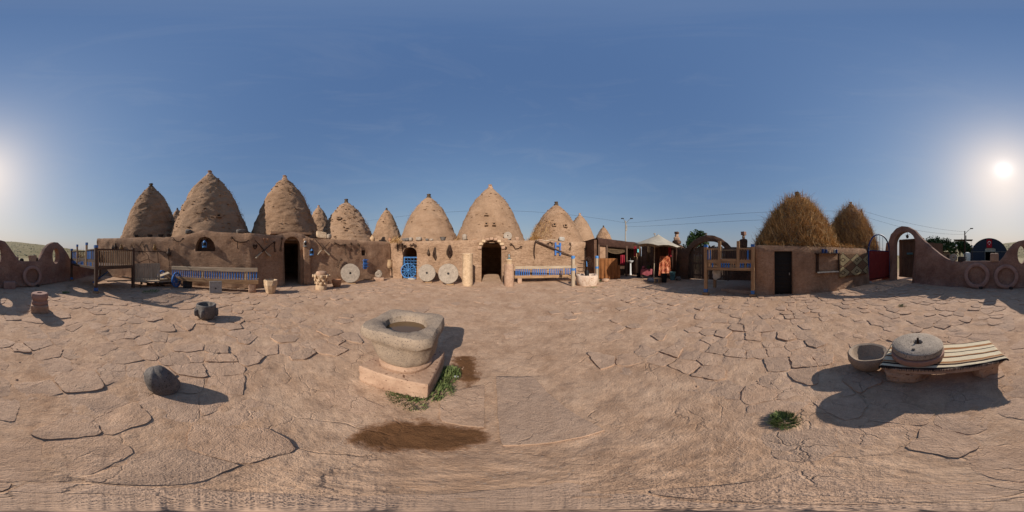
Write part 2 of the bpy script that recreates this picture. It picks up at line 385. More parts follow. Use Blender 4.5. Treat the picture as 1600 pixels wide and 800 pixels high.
class MB:
    def __init__(s): s.v = []; s.f = []
    def add(s, vs, fs):
        o = len(s.v); s.v += [tuple(v) for v in vs]; s.f += [tuple(i + o for i in f) for f in fs]; return s
    def box(s, c, d, m=None):
        x, y, z = d[0] / 2, d[1] / 2, d[2] / 2
        vs = [Vector(p) for p in ((-x, -y, -z), (x, -y, -z), (x, y, -z), (-x, y, -z), (-x, -y, z), (x, -y, z), (x, y, z), (-x, y, z))]
        if m is not None: vs = [m @ v for v in vs]
        c = Vector(c)
        return s.add([v + c for v in vs], [(0, 3, 2, 1), (4, 5, 6, 7), (0, 1, 5, 4), (1, 2, 6, 5), (2, 3, 7, 6), (3, 0, 4, 7)])
    def bar(s, a, b, w, t=None):           # a squared timber from a to b
        a, b = Vector(a), Vector(b); d = b - a; L = d.length
        q = d.to_track_quat('Z', 'Y').to_matrix()
        return s.box((a + b) / 2, (w, t or w, L), q)
    def tube(s, pts, r, n=8, closed=False):
        pts = [Vector(p) for p in pts]; N = len(pts); o = len(s.v)
        up = Vector((0.13, 0.21, 1)).normalized()
        for i, p in enumerate(pts):
            if closed: t = pts[(i + 1) % N] - pts[i - 1]
            else: t = pts[min(i + 1, N - 1)] - pts[max(i - 1, 0)]
            t.normalize()
            x = t.cross(up)
            if x.length < 0.05: x = t.cross(Vector((1, 0, 0)))
            x.normalize(); y = x.cross(t)
            rr = r[i] if isinstance(r, (list, tuple)) else r
            for k in range(n):
                a = 2 * PI * k / n
                s.v.append(tuple(p + x * (rr * math.cos(a)) + y * (rr * math.sin(a))))
        for i in range(N if closed else N - 1):
            j = (i + 1) % N
            for k in range(n):
                l = (k + 1) % n
                s.f.append((o + i * n + k, o + i * n + l, o + j * n + l, o + j * n + k))
        if not closed:
            s.f.append(tuple(o + k for k in range(n))[::-1])
            s.f.append(tuple(o + (N - 1) * n + k for k in range(n)))
        return s
    def lathe(s, prof, n=24, m=None, wob=0, seed=0, caps=True):
        o = len(s.v)
        for (r, z) in prof:
            for k in range(n):
                a = 2 * PI * k / n; rr = r
                if wob: rr = r + wob * n3(math.cos(a) * 1.7 + seed * 3.1, math.sin(a) * 1.7, z * 3 + seed)
                v = Vector((rr * math.cos(a), rr * math.sin(a), z))
                s.v.append(tuple(m @ v if m is not None else v))
        for i in range(len(prof) - 1):
            for k in range(n):
                l = (k + 1) % n
                s.f.append((o + i * n + k, o + i * n + l, o + (i + 1) * n + l, o + (i + 1) * n + k))
        if caps and prof[0][0] > 1e-4: s.f.append(tuple(o + k for k in range(n))[::-1])
        if caps and prof[-1][0] > 1e-4:
            e = o + (len(prof) - 1) * n; s.f.append(tuple(e + k for k in range(n)))
        return s
    def prism(s, outl, a, b, m=None):      # outline in local XZ, thickness from y=a to y=b
        n = len(outl)
        vs = [Vector((x, a, z)) for x, z in outl] + [Vector((x, b, z)) for x, z in outl]
        if m is not None: vs = [m @ v for v in vs]
        return s.add(vs, [tuple(range(n)), tuple(range(n, 2 * n))[::-1]] + [(i, i + n, (i + 1) % n + n, (i + 1) % n) for i in range(n)])
    def rock(s, c, d, seed=0, pw=4, n=7, amp=0.09, rz=0):
        vs, fs, idx = [], [], {}
        def put(p):
            key = tuple(round(q, 5) for q in p)
            if key not in idx:
                v = Vector(p)
                L = (abs(v.x) ** pw + abs(v.y) ** pw + abs(v.z) ** pw) ** (1 / pw)
                v = v / L
                k = 1 + amp * noise.fractal(v * 1.6 + Vector((seed * 7.3, seed * 1.7, 0)), 0.8, 2.0, 3)
                v = Vector((v.x * k * d[0] / 2, v.y * k * d[1] / 2, v.z * k * d[2] / 2))
                v = Matrix.Rotation(rz, 3, 'Z') @ v + Vector(c)
                idx[key] = len(vs); vs.append(v)
            return idx[key]
        for ax in range(3):
            for sg in (-1, 1):
                for i in range(n):
                    for j in range(n):
                        q = []
                        for (di, dj) in ((0, 0), (1, 0), (1, 1), (0, 1)):
                            p = [0, 0, 0]; p[ax] = sg
                            p[(ax + 1) % 3] = -1 + 2 * (i + di) / n; p[(ax + 2) % 3] = -1 + 2 * (j + dj) / n
                            q.append(put(p))
                        fs.append(tuple(q if sg > 0 else q[::-1]))
        return s.add(vs, fs)
    def jitter(s, amp, sc=2.0, seed=0):
        out = []
        for v in s.v:
            p = Vector(v) * sc + Vector((seed * 5.1, seed * 2.3, seed))
            out.append((v[0] + amp * noise.noise(p), v[1] + amp * noise.noise(p + Vector((9, 1, 4))), v[2] + amp * noise.noise(p + Vector((3, 17, 8)))))
        s.v = out; return s
    def mesh(s, name, mat, smooth=True):
        me = bpy.data.meshes.new(name); me.from_pydata(s.v, [], s.f); me.update()
        if mat: me.materials.append(M[mat] if isinstance(mat, str) else mat)
        if smooth:
            me.shade_smooth()
            try: me.set_sharp_from_angle(angle=R(42))
            except Exception: pass
        return me
    def build(s, name, mat, parent=None, smooth=True, loc=(0, 0, 0), rz=0, bevel=0):
        o = bpy.data.objects.new(name, s.mesh(name, mat, smooth)); COL.objects.link(o)
        o.location = loc; o.rotation_euler = (0, 0, rz)
        if parent is not None: o.parent = parent
        if bevel:
            b = o.modifiers.new('bevel', 'BEVEL'); b.width = bevel; b.segments = 2; b.limit_method = 'ANGLE'
        return o

def tag(o, label=None, cat=None, group=None, kind=None):
    if label: o['label'] = label
    if cat: o['category'] = cat
    if group: o['group'] = group
    if kind: o['kind'] = kind
    return o
def thing(name, label, cat, loc=(0, 0, 0), rz=0, group=None):
    o = bpy.data.objects.new(name, None); COL.objects.link(o)
    o.location = loc; o.rotation_euler = (0, 0, rz); o.empty_display_size = 0.2
    return tag(o, label, cat, group)
def clone(o, parent=None):
    c = o.copy(); COL.objects.link(c); c.parent = parent
    for ch in [x for x in CH.get(o.name, o.children)]: clone(ch, c)
    return c
CH = {}
def part(name, mb, mat, parent, smooth=True, bevel=0, label=None, kind=None):
    o = mb.build(name, mat, parent, smooth, bevel=bevel)
    if label: o['label'] = label
    if kind: o['kind'] = kind
    return o
def arc(cx, cz, rx, rz, a0, a1, n):
    return [(cx + rx * math.cos(R(a0 + (a1 - a0) * k / n)), cz + rz * math.sin(R(a0 + (a1 - a0) * k / n))) for k in range(n + 1)]
def inside(p, poly):
    x, y = p; c = False; n = len(poly); j = n - 1
    for i in range(n):
        xi, yi = poly[i]; xj, yj = poly[j]
        if (yi > y) != (yj > y) and x < (xj - xi) * (y - yi) / (yj - yi) + xi: c = not c
        j = i
    return c
def lerp_list(tab, x):
    if x <= tab[0][0]: return tab[0][1]
    for (a, b), (c, d) in zip(tab, tab[1:]):
        if x <= c: return b + (d - b) * (x - a) / (c - a)
    return tab[-1][1]

# ---------------------------------------------------------------- walls that follow a line on the ground
class Wall:
    def __init__(s, pts, flip=False):
        s.p = [Vector((x * H, y * H, 0)) for x, y in pts]
        s.s = [0]
        for a, b in zip(s.p, s.p[1:]): s.s.append(s.s[-1] + (b - a).length)
        sn = []
        for a, b in zip(s.p, s.p[1:]):
            d = (b - a).normalized(); n = Vector((d.y, -d.x, 0)); sn.append(-n if flip else n)
        s.n = [sn[0]] + [(a + b).normalized() for a, b in zip(sn, sn[1:])] + [sn[-1]]
    def loc(s, t, off=0):
        t = max(0, min(s.s[-1], t))
        for i in range(len(s.p) - 1):
            if t <= s.s[i + 1] + 1e-6:
                k = (t - s.s[i]) / (s.s[i + 1] - s.s[i])
                n = s.n[i].lerp(s.n[i + 1], k).normalized()
                return s.p[i].lerp(s.p[i + 1], k) + n * off, n
    def hit(s, px):                        # where the bearing px meets the wall: distance, run along the wall
        a = ang(px); d = Vector((math.sin(a), math.cos(a), 0)); best = None
        for i in range(len(s.p) - 1):
            e = s.p[i + 1] - s.p[i]; den = d.x * e.y - d.y * e.x
            if abs(den) < 1e-9: continue
            r = (s.p[i].x * e.y - s.p[i].y * e.x) / den
            k = (s.p[i].x * d.y - s.p[i].y * d.x) / den
            if r > 0 and -1e-4 <= k <= 1 + 1e-4 and (best is None or r < best[0]): best = (r, s.s[i] + k * e.length)
        if best is None:                   # just past an end: take the end
            e = min((0, -1), key=lambda i: abs(math.remainder(math.atan2(s.p[i].x, s.p[i].y) - a, 2 * PI)))
            best = (s.p[e].length, s.s[e])
        return best
    def sz(s, px, py):
        h = s.hit(px); return (h[1], Z(py, h[0]))
    def mount(s, px, py, off=0.03):        # place and turn for a thing hung on the wall
        d, t = s.hit(px); p, n = s.loc(t, off)
        return Vector((p.x, p.y, Z(py, d))), math.atan2(n.x, -n.y)

def wall_mesh(W, top, holes, thick, g=0.16, amp=0.035, s0=None, s1=None, roundtop=0.1, seed=0, foot=0.05, bottom=-0.25):
    s0 = 0 if s0 is None else s0; s1 = W.s[-1] if s1 is None else s1
    tops = sorted(top)
    n = max(2, int((s1 - s0) / 0.2))
    def th(t): return lerp_list(tops, t)
    outl = [(s0, bottom), (s1, bottom)]
    ks = sorted(set([s1 - (s1 - s0) * k / n for k in range(n + 1)] + [t for t, _ in tops if s0 < t < s1]), reverse=True)
    outl += [(t, th(t) + 0.02 * n3(t * 2.3, seed, 0)) for t in ks]
    pts, edges = [], []
    for poly in [outl] + holes:
        o = len(pts); pts += [Vector(p) for p in poly]; m = len(poly)
        edges += [(o + i, o + (i + 1) % m) for i in range(m)]
    rnd = random.Random(seed)
    zt = max(z for _, z in outl)
    x = s0 + g / 2
    while x < s1:
        z = g * 0.4
        while z < zt:
            p = (x + rnd.uniform(-.25, .25) * g, z + rnd.uniform(-.25, .25) * g)
            if z < th(x) - g * 0.35: pts.append(Vector(p))
            z += g
        x += g
    ov, oe, of = delaunay_2d_cdt(pts, edges, [], 0, 1e-4)[:3]
    tris = []
    for f in of:
        c = (sum(ov[i].x for i in f) / len(f), sum(ov[i].y for i in f) / len(f))
        if inside(c, outl) and not any(inside(c, h) for h in holes): tris.append(f)
    used = sorted({i for f in tris for i in f}); mp = {i: k for k, i in enumerate(used)}
    mb = MB(); N = len(used)
    for face in (0, 1):
        for i in used:
            t, z = ov[i].x, ov[i].y
            k = max(0, 1 - (th(max(s0, min(s1, t))) - z) / 0.16)
            off = -roundtop * k * k
            if face == 0:
                off += amp * (noise.fractal(Vector((t * 1.1 + seed * 9, z * 1.1, 1)), 0.7, 2.1, 4) + 0.3 * n3(t * 1.2, z * 9, seed))
                off += foot * max(0, 1 - z / 0.3) ** 2
            else: off = -thick - off
            p, nn = W.loc(t, off)
            mb.v.append((p.x, p.y, z))
    cnt = {}
    for f in tris:
        a = [mp[i] for i in f]
        for u, v in zip(a, a[1:] + a[:1]):
            cnt[(u, v)] = 1
        mb.f.append(tuple(a)); mb.f.append(tuple(i + N for i in a[::-1]))
    for (u, v) in list(cnt):
        if (v, u) not in cnt: mb.f.append((v, u, u + N, v + N))
    me_flip(mb, W, N)
    return mb
def me_flip(mb, W, N):                      # make the front face look outwards
    a, b, c = [Vector(mb.v[i]) for i in mb.f[0]]
    nn = (b - a).cross(c - a)
    mid = W.loc(W.s[-1] / 2)[1]
    if nn.dot(mid) < 0: mb.f = [f[::-1] for f in mb.f]

def flat_wall(mb, a, b, z0, z1, t):         # a plain straight wall from a to b
    a, b = Vector(a), Vector(b); d = (b - a); L = d.length; an = math.atan2(d.y, d.x)
    mb.box(((a + b) / 2).to_tuple()[:2] + ((z0 + z1) / 2,), (L, t, z1 - z0), Matrix.Rotation(an, 3, 'Z'))
    return mb

# ---------------------------------------------------------------- beehive domes
PROF = [(0, 1.03), (.12, .945), (.24, .855), (.38, .755), (.5, .665), (.64, .545), (.76, .415), (.88, .25), (.95, .14), (1.0, .05)]
def prof(t): return lerp_list(PROF, t)
def dome(parent, cx, cy, z0, r, zt, seed, courses=30, rough=1.0, mat='mud_dome', holes=(), chips=140, label=None):
    rnd = random.Random(seed); mb = MB(); rows = []
    hh = zt - z0; seg = 84
    for k in range(courses):
        o = rnd.uniform(-0.007, 0.008) * rough
        for (t, e) in ((k / courses, 0.012 * rough + o), ((k + 0.82) / courses, 0.012 * rough + o)):
            rows.append((t * 0.97, e))
    o0 = len(mb.v)
    for (t, e) in rows:
        rr = r * prof(t)
        for k in range(seg):
            a = 2 * PI * k / seg
            p = Vector((math.cos(a), math.sin(a), 0))
            nz = noise.fractal(Vector((p.x * rr * 1.3 + seed * 11, p.y * rr * 1.3, t * hh * 1.8)), 0.6, 2.1, 4)
            st = n3(p.x * rr * 5 + seed, p.y * rr * 5, round(t * courses) * 3.7)
            d = rr + e * (0.6 + 0.6 * st) + 0.085 * rough * nz + 0.025 * rough * st + 0.02 * rough * n3(p.x * rr * 11, p.y * rr * 11, t * hh * 11)
            d = max(d, 0.03)
            mb.v.append((cx + p.x * d, cy + p.y * d, z0 - 0.06 + t * hh + 0.02 * rough * st))
    for i in range(len(rows) - 1):
        for k in range(seg):
            l = (k + 1) % seg
            mb.f.append((i * seg + k, i * seg + l, (i + 1) * seg + l, (i + 1) * seg + k))
    e = (len(rows) - 1) * seg
    mb.f.append(tuple(e + k for k in range(seg)))
    d = part('dome', mb, mat, parent, True, label=label)
    if chips:
        cb = MB()
        for _ in range(chips):
            t = rnd.random() ** 1.4 * 0.9; a = rnd.uniform(0, 2 * PI)
            rr = r * prof(t) - 0.015
            m = Matrix.Rotation(a + rnd.uniform(-.3, .3), 3, 'Z') @ Matrix.Rotation(rnd.uniform(-.25, .25), 3, 'Y')
            cb.box((cx + math.cos(a) * rr, cy + math.sin(a) * rr, z0 + t * hh), (rnd.uniform(.05, .10), rnd.uniform(.05, .2), rnd.uniform(.02, .045)), m)
        cb.jitter(0.02, 6, seed)
        part('brick_ends', cb, mat, d, False, kind='stuff')
    if len(holes):
        for (px, py, w, h_) in holes:
            # a vent is frame bricks round a black block, its inner shade painted
            a = ang(px); 
            best = None
            for it in range(60):            # nearest point of the dome along this bearing
                t = it / 60; rr = r * prof(t); z = z0 + t * hh
                v = Vector((-cx, -cy)); dd = math.hypot(cx, cy); off = math.atan2(cx, cy) - a
                lat = dd * math.sin(-off)
                if abs(lat) >= rr: continue
                dist = dd * math.cos(off) - math.sqrt(rr * rr - lat * lat)
                err = abs(Z(py, dist) - z)
                if best is None or err < best[0]: best = (err, dist, z)
            dist, z = best[1], best[2]
            p = pol(px, dist)
            m = Matrix.Rotation(-a, 3, 'Z'); vb = MB()
            for (ox, oz, sx, s2) in ((0, h_ / 2 + .03, w + .14, .06), (0, -h_ / 2 - .03, w + .14, .06), (-w / 2 - .035, 0, .07, h_), (w / 2 + .035, 0, .07, h_)):
                vb.box(m @ Vector((ox, -0.02, oz)) + Vector((p.x, p.y, z)), (sx, 0.3, s2), m)
            vb.jitter(0.012, 5, seed)
            f = part('vent', vb, mat, d, False)
            part('vent_dark', MB().box(m @ Vector((0, 0.06, 0)) + Vector((p.x, p.y, z)), (w, 0.3, h_), m), 'black', f, False)
    cb = MB(); s = 0.095 * r / 1.9 * 1.1
    z = z0 + hh * 0.955
    cb.rock((cx, cy, z + s * .6), (s * 2.6, s * 2.4, s * 1.6), seed, 5, 4, .15, seed)
    cb.rock((cx + rnd.uniform(-.03, .03), cy, z + s * 1.9), (s * 1.9, s * 1.5, s * 1.3), seed + 3, 6, 4, .12, seed * 2.1)
    cb.rock((cx, cy, z + s * 2.7), (s * 2.3, s * 1.7, s * .5), seed + 5, 6, 4, .1, seed * 1.3)
    part('capstone', cb, 'bark' if seed % 2 else 'pinkstone', d)
    return d

def strands(mb, items, w=0.012):            # thin bent stalks: (base, direction, length)
    for (b, d, L, wd) in items:
        d = d.normalized(); s = d.cross(Vector((0.3, 0.2, 0.93))); 
        if s.length < 0.05: s = d.cross(Vector((1, 0, 0)))
        s.normalize(); w2 = wd
        bend = Vector((random.uniform(-.3, .3), random.uniform(-.3, .3), random.uniform(-.5, .15))) * L * 0.5
        m = b + d * (L * .5) + bend * .25; e = b + d * L + bend
        mb.add([b - s * w2, b + s * w2, m + s * w2 * .8, m - s * w2 * .8, e], [(0, 1, 2, 3), (3, 2, 4)])
def dome_straw(parent, cx, cy, z0, r, zt, n, seed, mat, L=(0.25, 0.6), a0=0, a1=2 * PI, t0=0.0, t1=1.0, out=0.8, name='straw_cover', w=0.008):
    random.seed(seed); mb = MB(); it = []; hh = zt - z0
    for _ in range(n):
        t = t0 + (t1 - t0) * (1 - math.sqrt(random.random())) if t1 - t0 > .5 else random.uniform(t0, t1)
        a = random.uniform(a0, a1); rr = r * prof(t) + random.uniform(-.02, .1) + (.22 * max(-.3, n3(math.cos(a) * 2.2 + seed, math.sin(a) * 2.2, t * 5)) if L[1] > .45 else 0)
        b = Vector((cx + rr * math.cos(a), cy + rr * math.sin(a), z0 + t * hh))
        q = random.uniform(.0, out * .55); w2 = random.gauss(0, 1)
        d = Vector((math.cos(a) * q - math.sin(a) * w2, math.sin(a) * q + math.cos(a) * w2, random.gauss(0, 1)))
        it.append((b, d, random.uniform(*L), w * random.uniform(.5, 1.3)))
    strands(mb, it)
    return part(name, mb, mat, parent, False, kind='stuff')

# ---------------------------------------------------------------- the ground
def fbm(x, y, s): return noise.fractal(Vector((x * s, y * s, 3.3)), 0.7, 2.0, 4)
WET = [(G(*p).x, G(*p).y) for p in ((548, 684), (575, 668), (618, 657), (660, 657), (705, 663), (752, 669), (764, 680), (752, 694), (705, 703), (640, 706), (585, 704))]
WET2 = [(G(*p).x, G(*p).y) for p in ((704, 545), (728, 540), (752, 560), (758, 590), (740, 612), (716, 606), (700, 585))]
def sdf(p, poly):
    d = 1e9; n = len(poly)
    for i in range(n):
        a = Vector(poly[i]); b = Vector(poly[(i + 1) % n]); q = Vector(p)
        t = max(0, min(1, (q - a).dot(b - a) / max(1e-9, (b - a).length_squared)))
        d = min(d, (a + (b - a) * t - q).length)
    return d if inside(p, poly) else -d
def gz(x, y):
    r = math.hypot(x, y)
    k = max(0, 1 - r / 40)
    return k * (0.013 * fbm(x, y, 1.1) + 0.009 * fbm(x + 20, y, 5) + .004 * fbm(x, y + 9, 16)) - (.006 if r < 12 else 0)
def make_ground():
    mb = MB(); seg = 420; rr = []; r = 0.04
    while r < 12: rr.append(r); r *= 1.028
    while r < 1600: rr.append(r); r *= 1.12
    mb.v.append((0, 0, gz(0, 0)))
    for r in rr:
        for k in range(seg):
            a = 2 * PI * k / seg; x, y = r * math.sin(a), r * math.cos(a)
            mb.v.append((x, y, gz(x, y)))
    for k in range(seg): mb.f.append((0, 1 + (k + 1) % seg, 1 + k))
    for i in range(len(rr) - 1):
        for k in range(seg):
            l = (k + 1) % seg
            mb.f.append((1 + i * seg + k, 1 + i * seg + l, 1 + (i + 1) * seg + l, 1 + (i + 1) * seg + k))
    o = mb.build('ground', 'ground')
    me = o.data
    da = me.attributes.new('damp', 'FLOAT', 'POINT'); fa = me.attributes.new('field', 'FLOAT', 'POINT')
    for i, v in enumerate(me.vertices):
        x, y = v.co.x, v.co.y; r = math.hypot(x, y)
        w = 0
        if 0.2 < r < 2.2 and y > -0.2:
            w = max(min(1, max(0, 0.5 + sdf((x, y), WET) / 0.32)), 0.8 * min(1, max(0, 0.42 + sdf((x, y), WET2) / 0.35)))
        da.data[i].value = w
        fa.data[i].value = min(1, max(0, (r - 14) / 8))
    return tag(o, kind='structure')
ground = make_ground()

# flagstones: cells round scattered sites, clipped one against another
AVOID = []                                  # discs kept free of stones: (x, y, r)
def slab_keep(x, y):
    r = math.hypot(x, y); a = (math.degrees(math.atan2(x, y)) * 1600 / 360 + 800) % 1600
    if y > 1.0 * H and -3.2 * H < x < 2.2 * H and r > 0.9 * H: return 0.22      # the smooth earth before the middle door
    if y > 0.2 and -0.6 * H < x < 0.7 * H and r < 1.3 * H: return 0.0
    if sdf((x, y), WET) > -0.12: return 0
    if -2.1 < x < 0 and 0.1 < y < 2.2: return 0.25
    if x < -2.5 * H and y < -1 * H: return 0.9
    return 0.86
def make_slabs():
    rnd = random.Random(5); sites = []
    sp = 0.33; x = -4.75 * H
    while x < 4.2 * H:
        y = -4.7 * H; off = rnd.uniform(0, 1)
        row = rnd.uniform(0.8, 1.2)
        while y < 5.2 * H:
            east = x > 0.8 * H
            j = 0.2 if east else 0.42
            q = (x + rnd.uniform(-j, j) * sp, y + off * sp * .9 + rnd.uniform(-j, j) * sp)
            sites.append(q)
            y += sp * (0.85 if east else 1.0) * rnd.uniform(.8, 1.3)
        x += sp * row
    grid = {}
    for i, (x, y) in enumerate(sites): grid.setdefault((int(x // 0.8), int(y // 0.8)), []).append(i)
    cells = []
    for i, (x, y) in enumerate(sites):
        if rnd.random() > slab_keep(x, y): continue
        if math.hypot(x, y) > 6.8 * H: continue
        if any((x - a) ** 2 + (y - b) ** 2 < c * c for a, b, c in AVOID): continue
        poly = [(x - .6, y - .6), (x + .6, y - .6), (x + .6, y + .6), (x - .6, y + .6)]
        gx, gy = int(x // 0.8), int(y // 0.8)
        for dx in (-1, 0, 1):
            for dy in (-1, 0, 1):
                for j in grid.get((gx + dx, gy + dy), ()):
                    if j == i: continue
                    a, b = sites[j]; mx, my = (a + x) / 2, (b + y) / 2; nx, ny = a - x, b - y
                    L = math.hypot(nx, ny); nx /= L; ny /= L
                    out = []
                    for k in range(len(poly)):
                        p, q = poly[k], poly[(k + 1) % len(poly)]
                        dp = (p[0] - mx) * nx + (p[1] - my) * ny; dq = (q[0] - mx) * nx + (q[1] - my) * ny
                        if dp <= 0: out.append(p)
                        if dp * dq < 0:
                            t = dp / (dp - dq); out.append((p[0] + (q[0] - p[0]) * t, p[1] + (q[1] - p[1]) * t))
                    poly = out
                    if len(poly) < 3: break
                if len(poly) < 3: break
            if len(poly) < 3: break
        if len(poly) < 3: continue
        cells.append((x, y, poly))
    return cells
def slab_mb(poly, cx, cy, seed, lift=None, tilt=None, n=28, rough=0.022, thick=0.09, gap=None):
    rnd = random.Random(seed)
    # points round the rim, evenly spaced, corners softened
    L = [math.dist(poly[i], poly[(i + 1) % len(poly)]) for i in range(len(poly))]; T = sum(L); rim = []
    for k in range(n):
        d = T * k / n; i = 0
        while d > L[i]: d -= L[i]; i = (i + 1) % len(L)
        a, b = poly[i], poly[(i + 1) % len(poly)]; t = d / max(1e-9, L[i])
        rim.append((a[0] + (b[0] - a[0]) * t, a[1] + (b[1] - a[1]) * t))
    sm = [((rim[k - 1][0] + 9 * rim[k][0] + rim[(k + 1) % n][0]) / 11, (rim[k - 1][1] + 9 * rim[k][1] + rim[(k + 1) % n][1]) / 11) for k in range(n)]
    g = rnd.uniform(0.004, 0.016) if gap is None else gap
    near = min(1, math.hypot(cx, cy) / 1.6)
    lift = near * (1.5 if cx > .7 * H else 1.25) * rnd.choice((rnd.uniform(-.006, .004), rnd.uniform(.0, .015))) if lift is None else lift
    tx, ty = (near * rnd.uniform(-.035, .035), near * rnd.uniform(-.035, .035)) if tilt is None else tilt
    mb = MB()
    def ring(shr, dz, nz):
        for (x, y) in sm:
            dx, dy = x - cx, y - cy; r = math.hypot(dx, dy); k = (r - g - shr) / max(r, 1e-6)
            k += rough * n3(x * 9, y * 9, seed) / max(r, .05) + .8 * rough * n3(x * 31, y * 31, seed) / max(r, .05)
            X, Y = cx + dx * k, cy + dy * k
            mb.v.append((X, Y, lift + tx * dx + ty * dy + dz + nz * n3(X * 7, Y * 7, 2.2) + gz(X, Y) * .5))
    ring(0.0, -thick, 0); ring(0.0, -0.001, .006); ring(0.025, 0.0, .009); ring(0.09, 0.001, .012)
    mb.v.append((cx, cy, lift + .004 + gz(cx, cy) * .5 + .012 * n3(cx * 7, cy * 7, 2.2)))
    for i in range(3):
        for k in range(n):
            l = (k + 1) % n
            mb.f.append((i * n + k, i * n + l, (i + 1) * n + l, (i + 1) * n + k))
    for k in range(n): mb.f.append((3 * n + k, 3 * n + (k + 1) % n, 4 * n))
    a, b, c = [Vector(mb.v[i]) for i in mb.f[-1]]
    if (b - a).cross(c - a).z < 0: mb.f = [f[::-1] for f in mb.f]
    return mb

def lay_slabs():
    cells = make_slabs()
    def size(c):
        r2 = c[0] ** 2 + c[1] ** 2; A = 0
        p = c[2]
        for i in range(len(p)): A += p[i][0] * p[(i + 1) % len(p)][1] - p[(i + 1) % len(p)][0] * p[i][1]
        return abs(A) / 2 / (r2 + H * H) ** 1.5
    cells.sort(key=size, reverse=True)
    # the few large dressed slabs by the wet patch
    big = [([(775, 590), (834, 590), (948, 672), (783, 697)], 0.020), ([(688, 612), (757, 602), (757, 669), (687, 656)], 0.012)]
    for k, (pp, lf) in enumerate(big):
        p = [(G(*q).x, G(*q).y) for q in pp]; cx = sum(a for a, b in p) / 4; cy = sum(b for a, b in p) / 4
        slab_mb(p, cx, cy, 900 + k, lf, (0.005, 0.005), 40, 0.006, gap=0.0).build('flagstone', 'slab', ground)
    rest = MB(); n = 0
    for k, (x, y, p) in enumerate(cells):
        if n < 290:
            slab_mb(p, x, y, k).build('flagstone', 'slab', ground); n += 1
        else:
            m = slab_mb(p, x, y, k, n=12); rest.add(m.v, m.f)
    o = rest.build('far_flagstones', 'slab', ground); tag(o, kind='stuff')
lay_slabs()

def rebase(root, L):
    L = Vector(L); root.location = L
    for ch in [o for o in bpy.data.objects if o.parent == root]: ch.location = Vector(ch.location) - L

def topsz(W, lst): return [W.sz(px, py) for px, py in lst]
def holepx(W, lst): return [W.sz(px, py) for px, py in lst]
def arch_hole(W, x0, x1, ytop, yspring, ybot=None, n=14, point=1.0):
    a, b = W.hit(x0)[1], W.hit(x1)[1]; zt = W.sz((x0 + x1) / 2, ytop)[1]; zs = W.sz((x0 + x1) / 2, yspring)[1]
    zb = -0.6 if ybot is None else W.sz((x0 + x1) / 2, ybot)[1]
    m = (a + b) / 2; w = (b - a) / 2
    pts = [(a, zb), (b, zb)]
    for k in range(n + 1):
        t = PI * k / n; pts.append((m + w * math.cos(t), zs + (zt - zs) * abs(math.sin(t)) ** point))
    return pts

# ---- long house on the west side (front wall looks east)
WA = Wall([(-5.1, -7.6), (-5.0, -5.8), (-4.98, -2.2), (-4.9, -.1), (-5.2, .5), (-5.38, .9), (-5.42, 1.55), (-5.3, 2.6), (-5.23, 3.8), (-5.14, 5.55)])
hA = thing('mud_house', 'long mud brick house with four tall beehive domes and one dark arched doorway', 'house')
tA = [(152, 372.5), (180, 372), (270, 370), (300, 364), (318, 358.5), (335, 361.5), (350, 363), (400, 364.5), (432, 367), (446, 363.5), (457, 362), (470, 364.5), (486, 371.5), (500, 373), (560, 375.5), (602, 377)]
aDoor = arch_hole(WA, 443.5, 469, 370, 383)
aNiche = [WA.sz(x, y) for x, y in ((305, 392.5), (336, 392.5), (336.5, 388), (334, 379), (328, 372), (320, 369.5), (312, 372), (307, 379), (304.5, 388))]
aHole = [WA.sz(x, y) for x, y in ((565, 399), (571, 399), (571, 391), (565, 391))]
part('wall', wall_mesh(WA, topsz(WA, tA), [aDoor, aNiche, aHole], 0.5, seed=1, amp=0.05), 'mud', hA)
# the pier right of the door stands proud
p0, n0 = WA.loc(WA.hit(479)[1], -0.02)
part('door_pier', MB().rock((p0.x, p0.y, 0.80 * H), (0.34, 0.40, 1.62 * H), 4, 9, 9, .04, 0.0), 'mud', hA)
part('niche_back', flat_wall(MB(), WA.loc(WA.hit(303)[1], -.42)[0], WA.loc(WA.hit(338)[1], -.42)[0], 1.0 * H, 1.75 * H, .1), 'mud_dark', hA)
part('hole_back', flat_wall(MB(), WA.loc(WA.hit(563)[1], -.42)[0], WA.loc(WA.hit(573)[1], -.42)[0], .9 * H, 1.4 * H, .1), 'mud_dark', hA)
BX = -9.6 * H
mb = MB(); flat_wall(mb, (-5.35 * H, -7.6 * H, 0), (BX, -7.6 * H, 0), -.2, 1.9 * H, .4)
part('side_wall', mb, 'mud', hA)
mb = MB(); flat_wall(mb, (BX, -7.7 * H, 0), (BX, 5.6 * H, 0), -.2, 1.62 * H, .4)
part('back_wall', mb, 'mud', hA)
part('roof', MB().box((-7.85 * H, -1.0 * H, 1.56 * H), (3.5 * H, 13.2 * H, .2)), 'mud', hA)
part('roof', MB().box((-5.75 * H, -3.55 * H, 1.565 * H), (.72 * H, 8.1 * H, .2)), 'mud', hA)
part('roof', MB().box((-5.75 * H, 3.75 * H, 1.55 * H), (.72 * H, 3.6 * H, .2)), 'mud', hA)
part('door_hood', MB().box((-5.80 * H, 1.22 * H, 1.80 * H), (.66 * H, 1.46 * H, .12)), 'mud', hA)
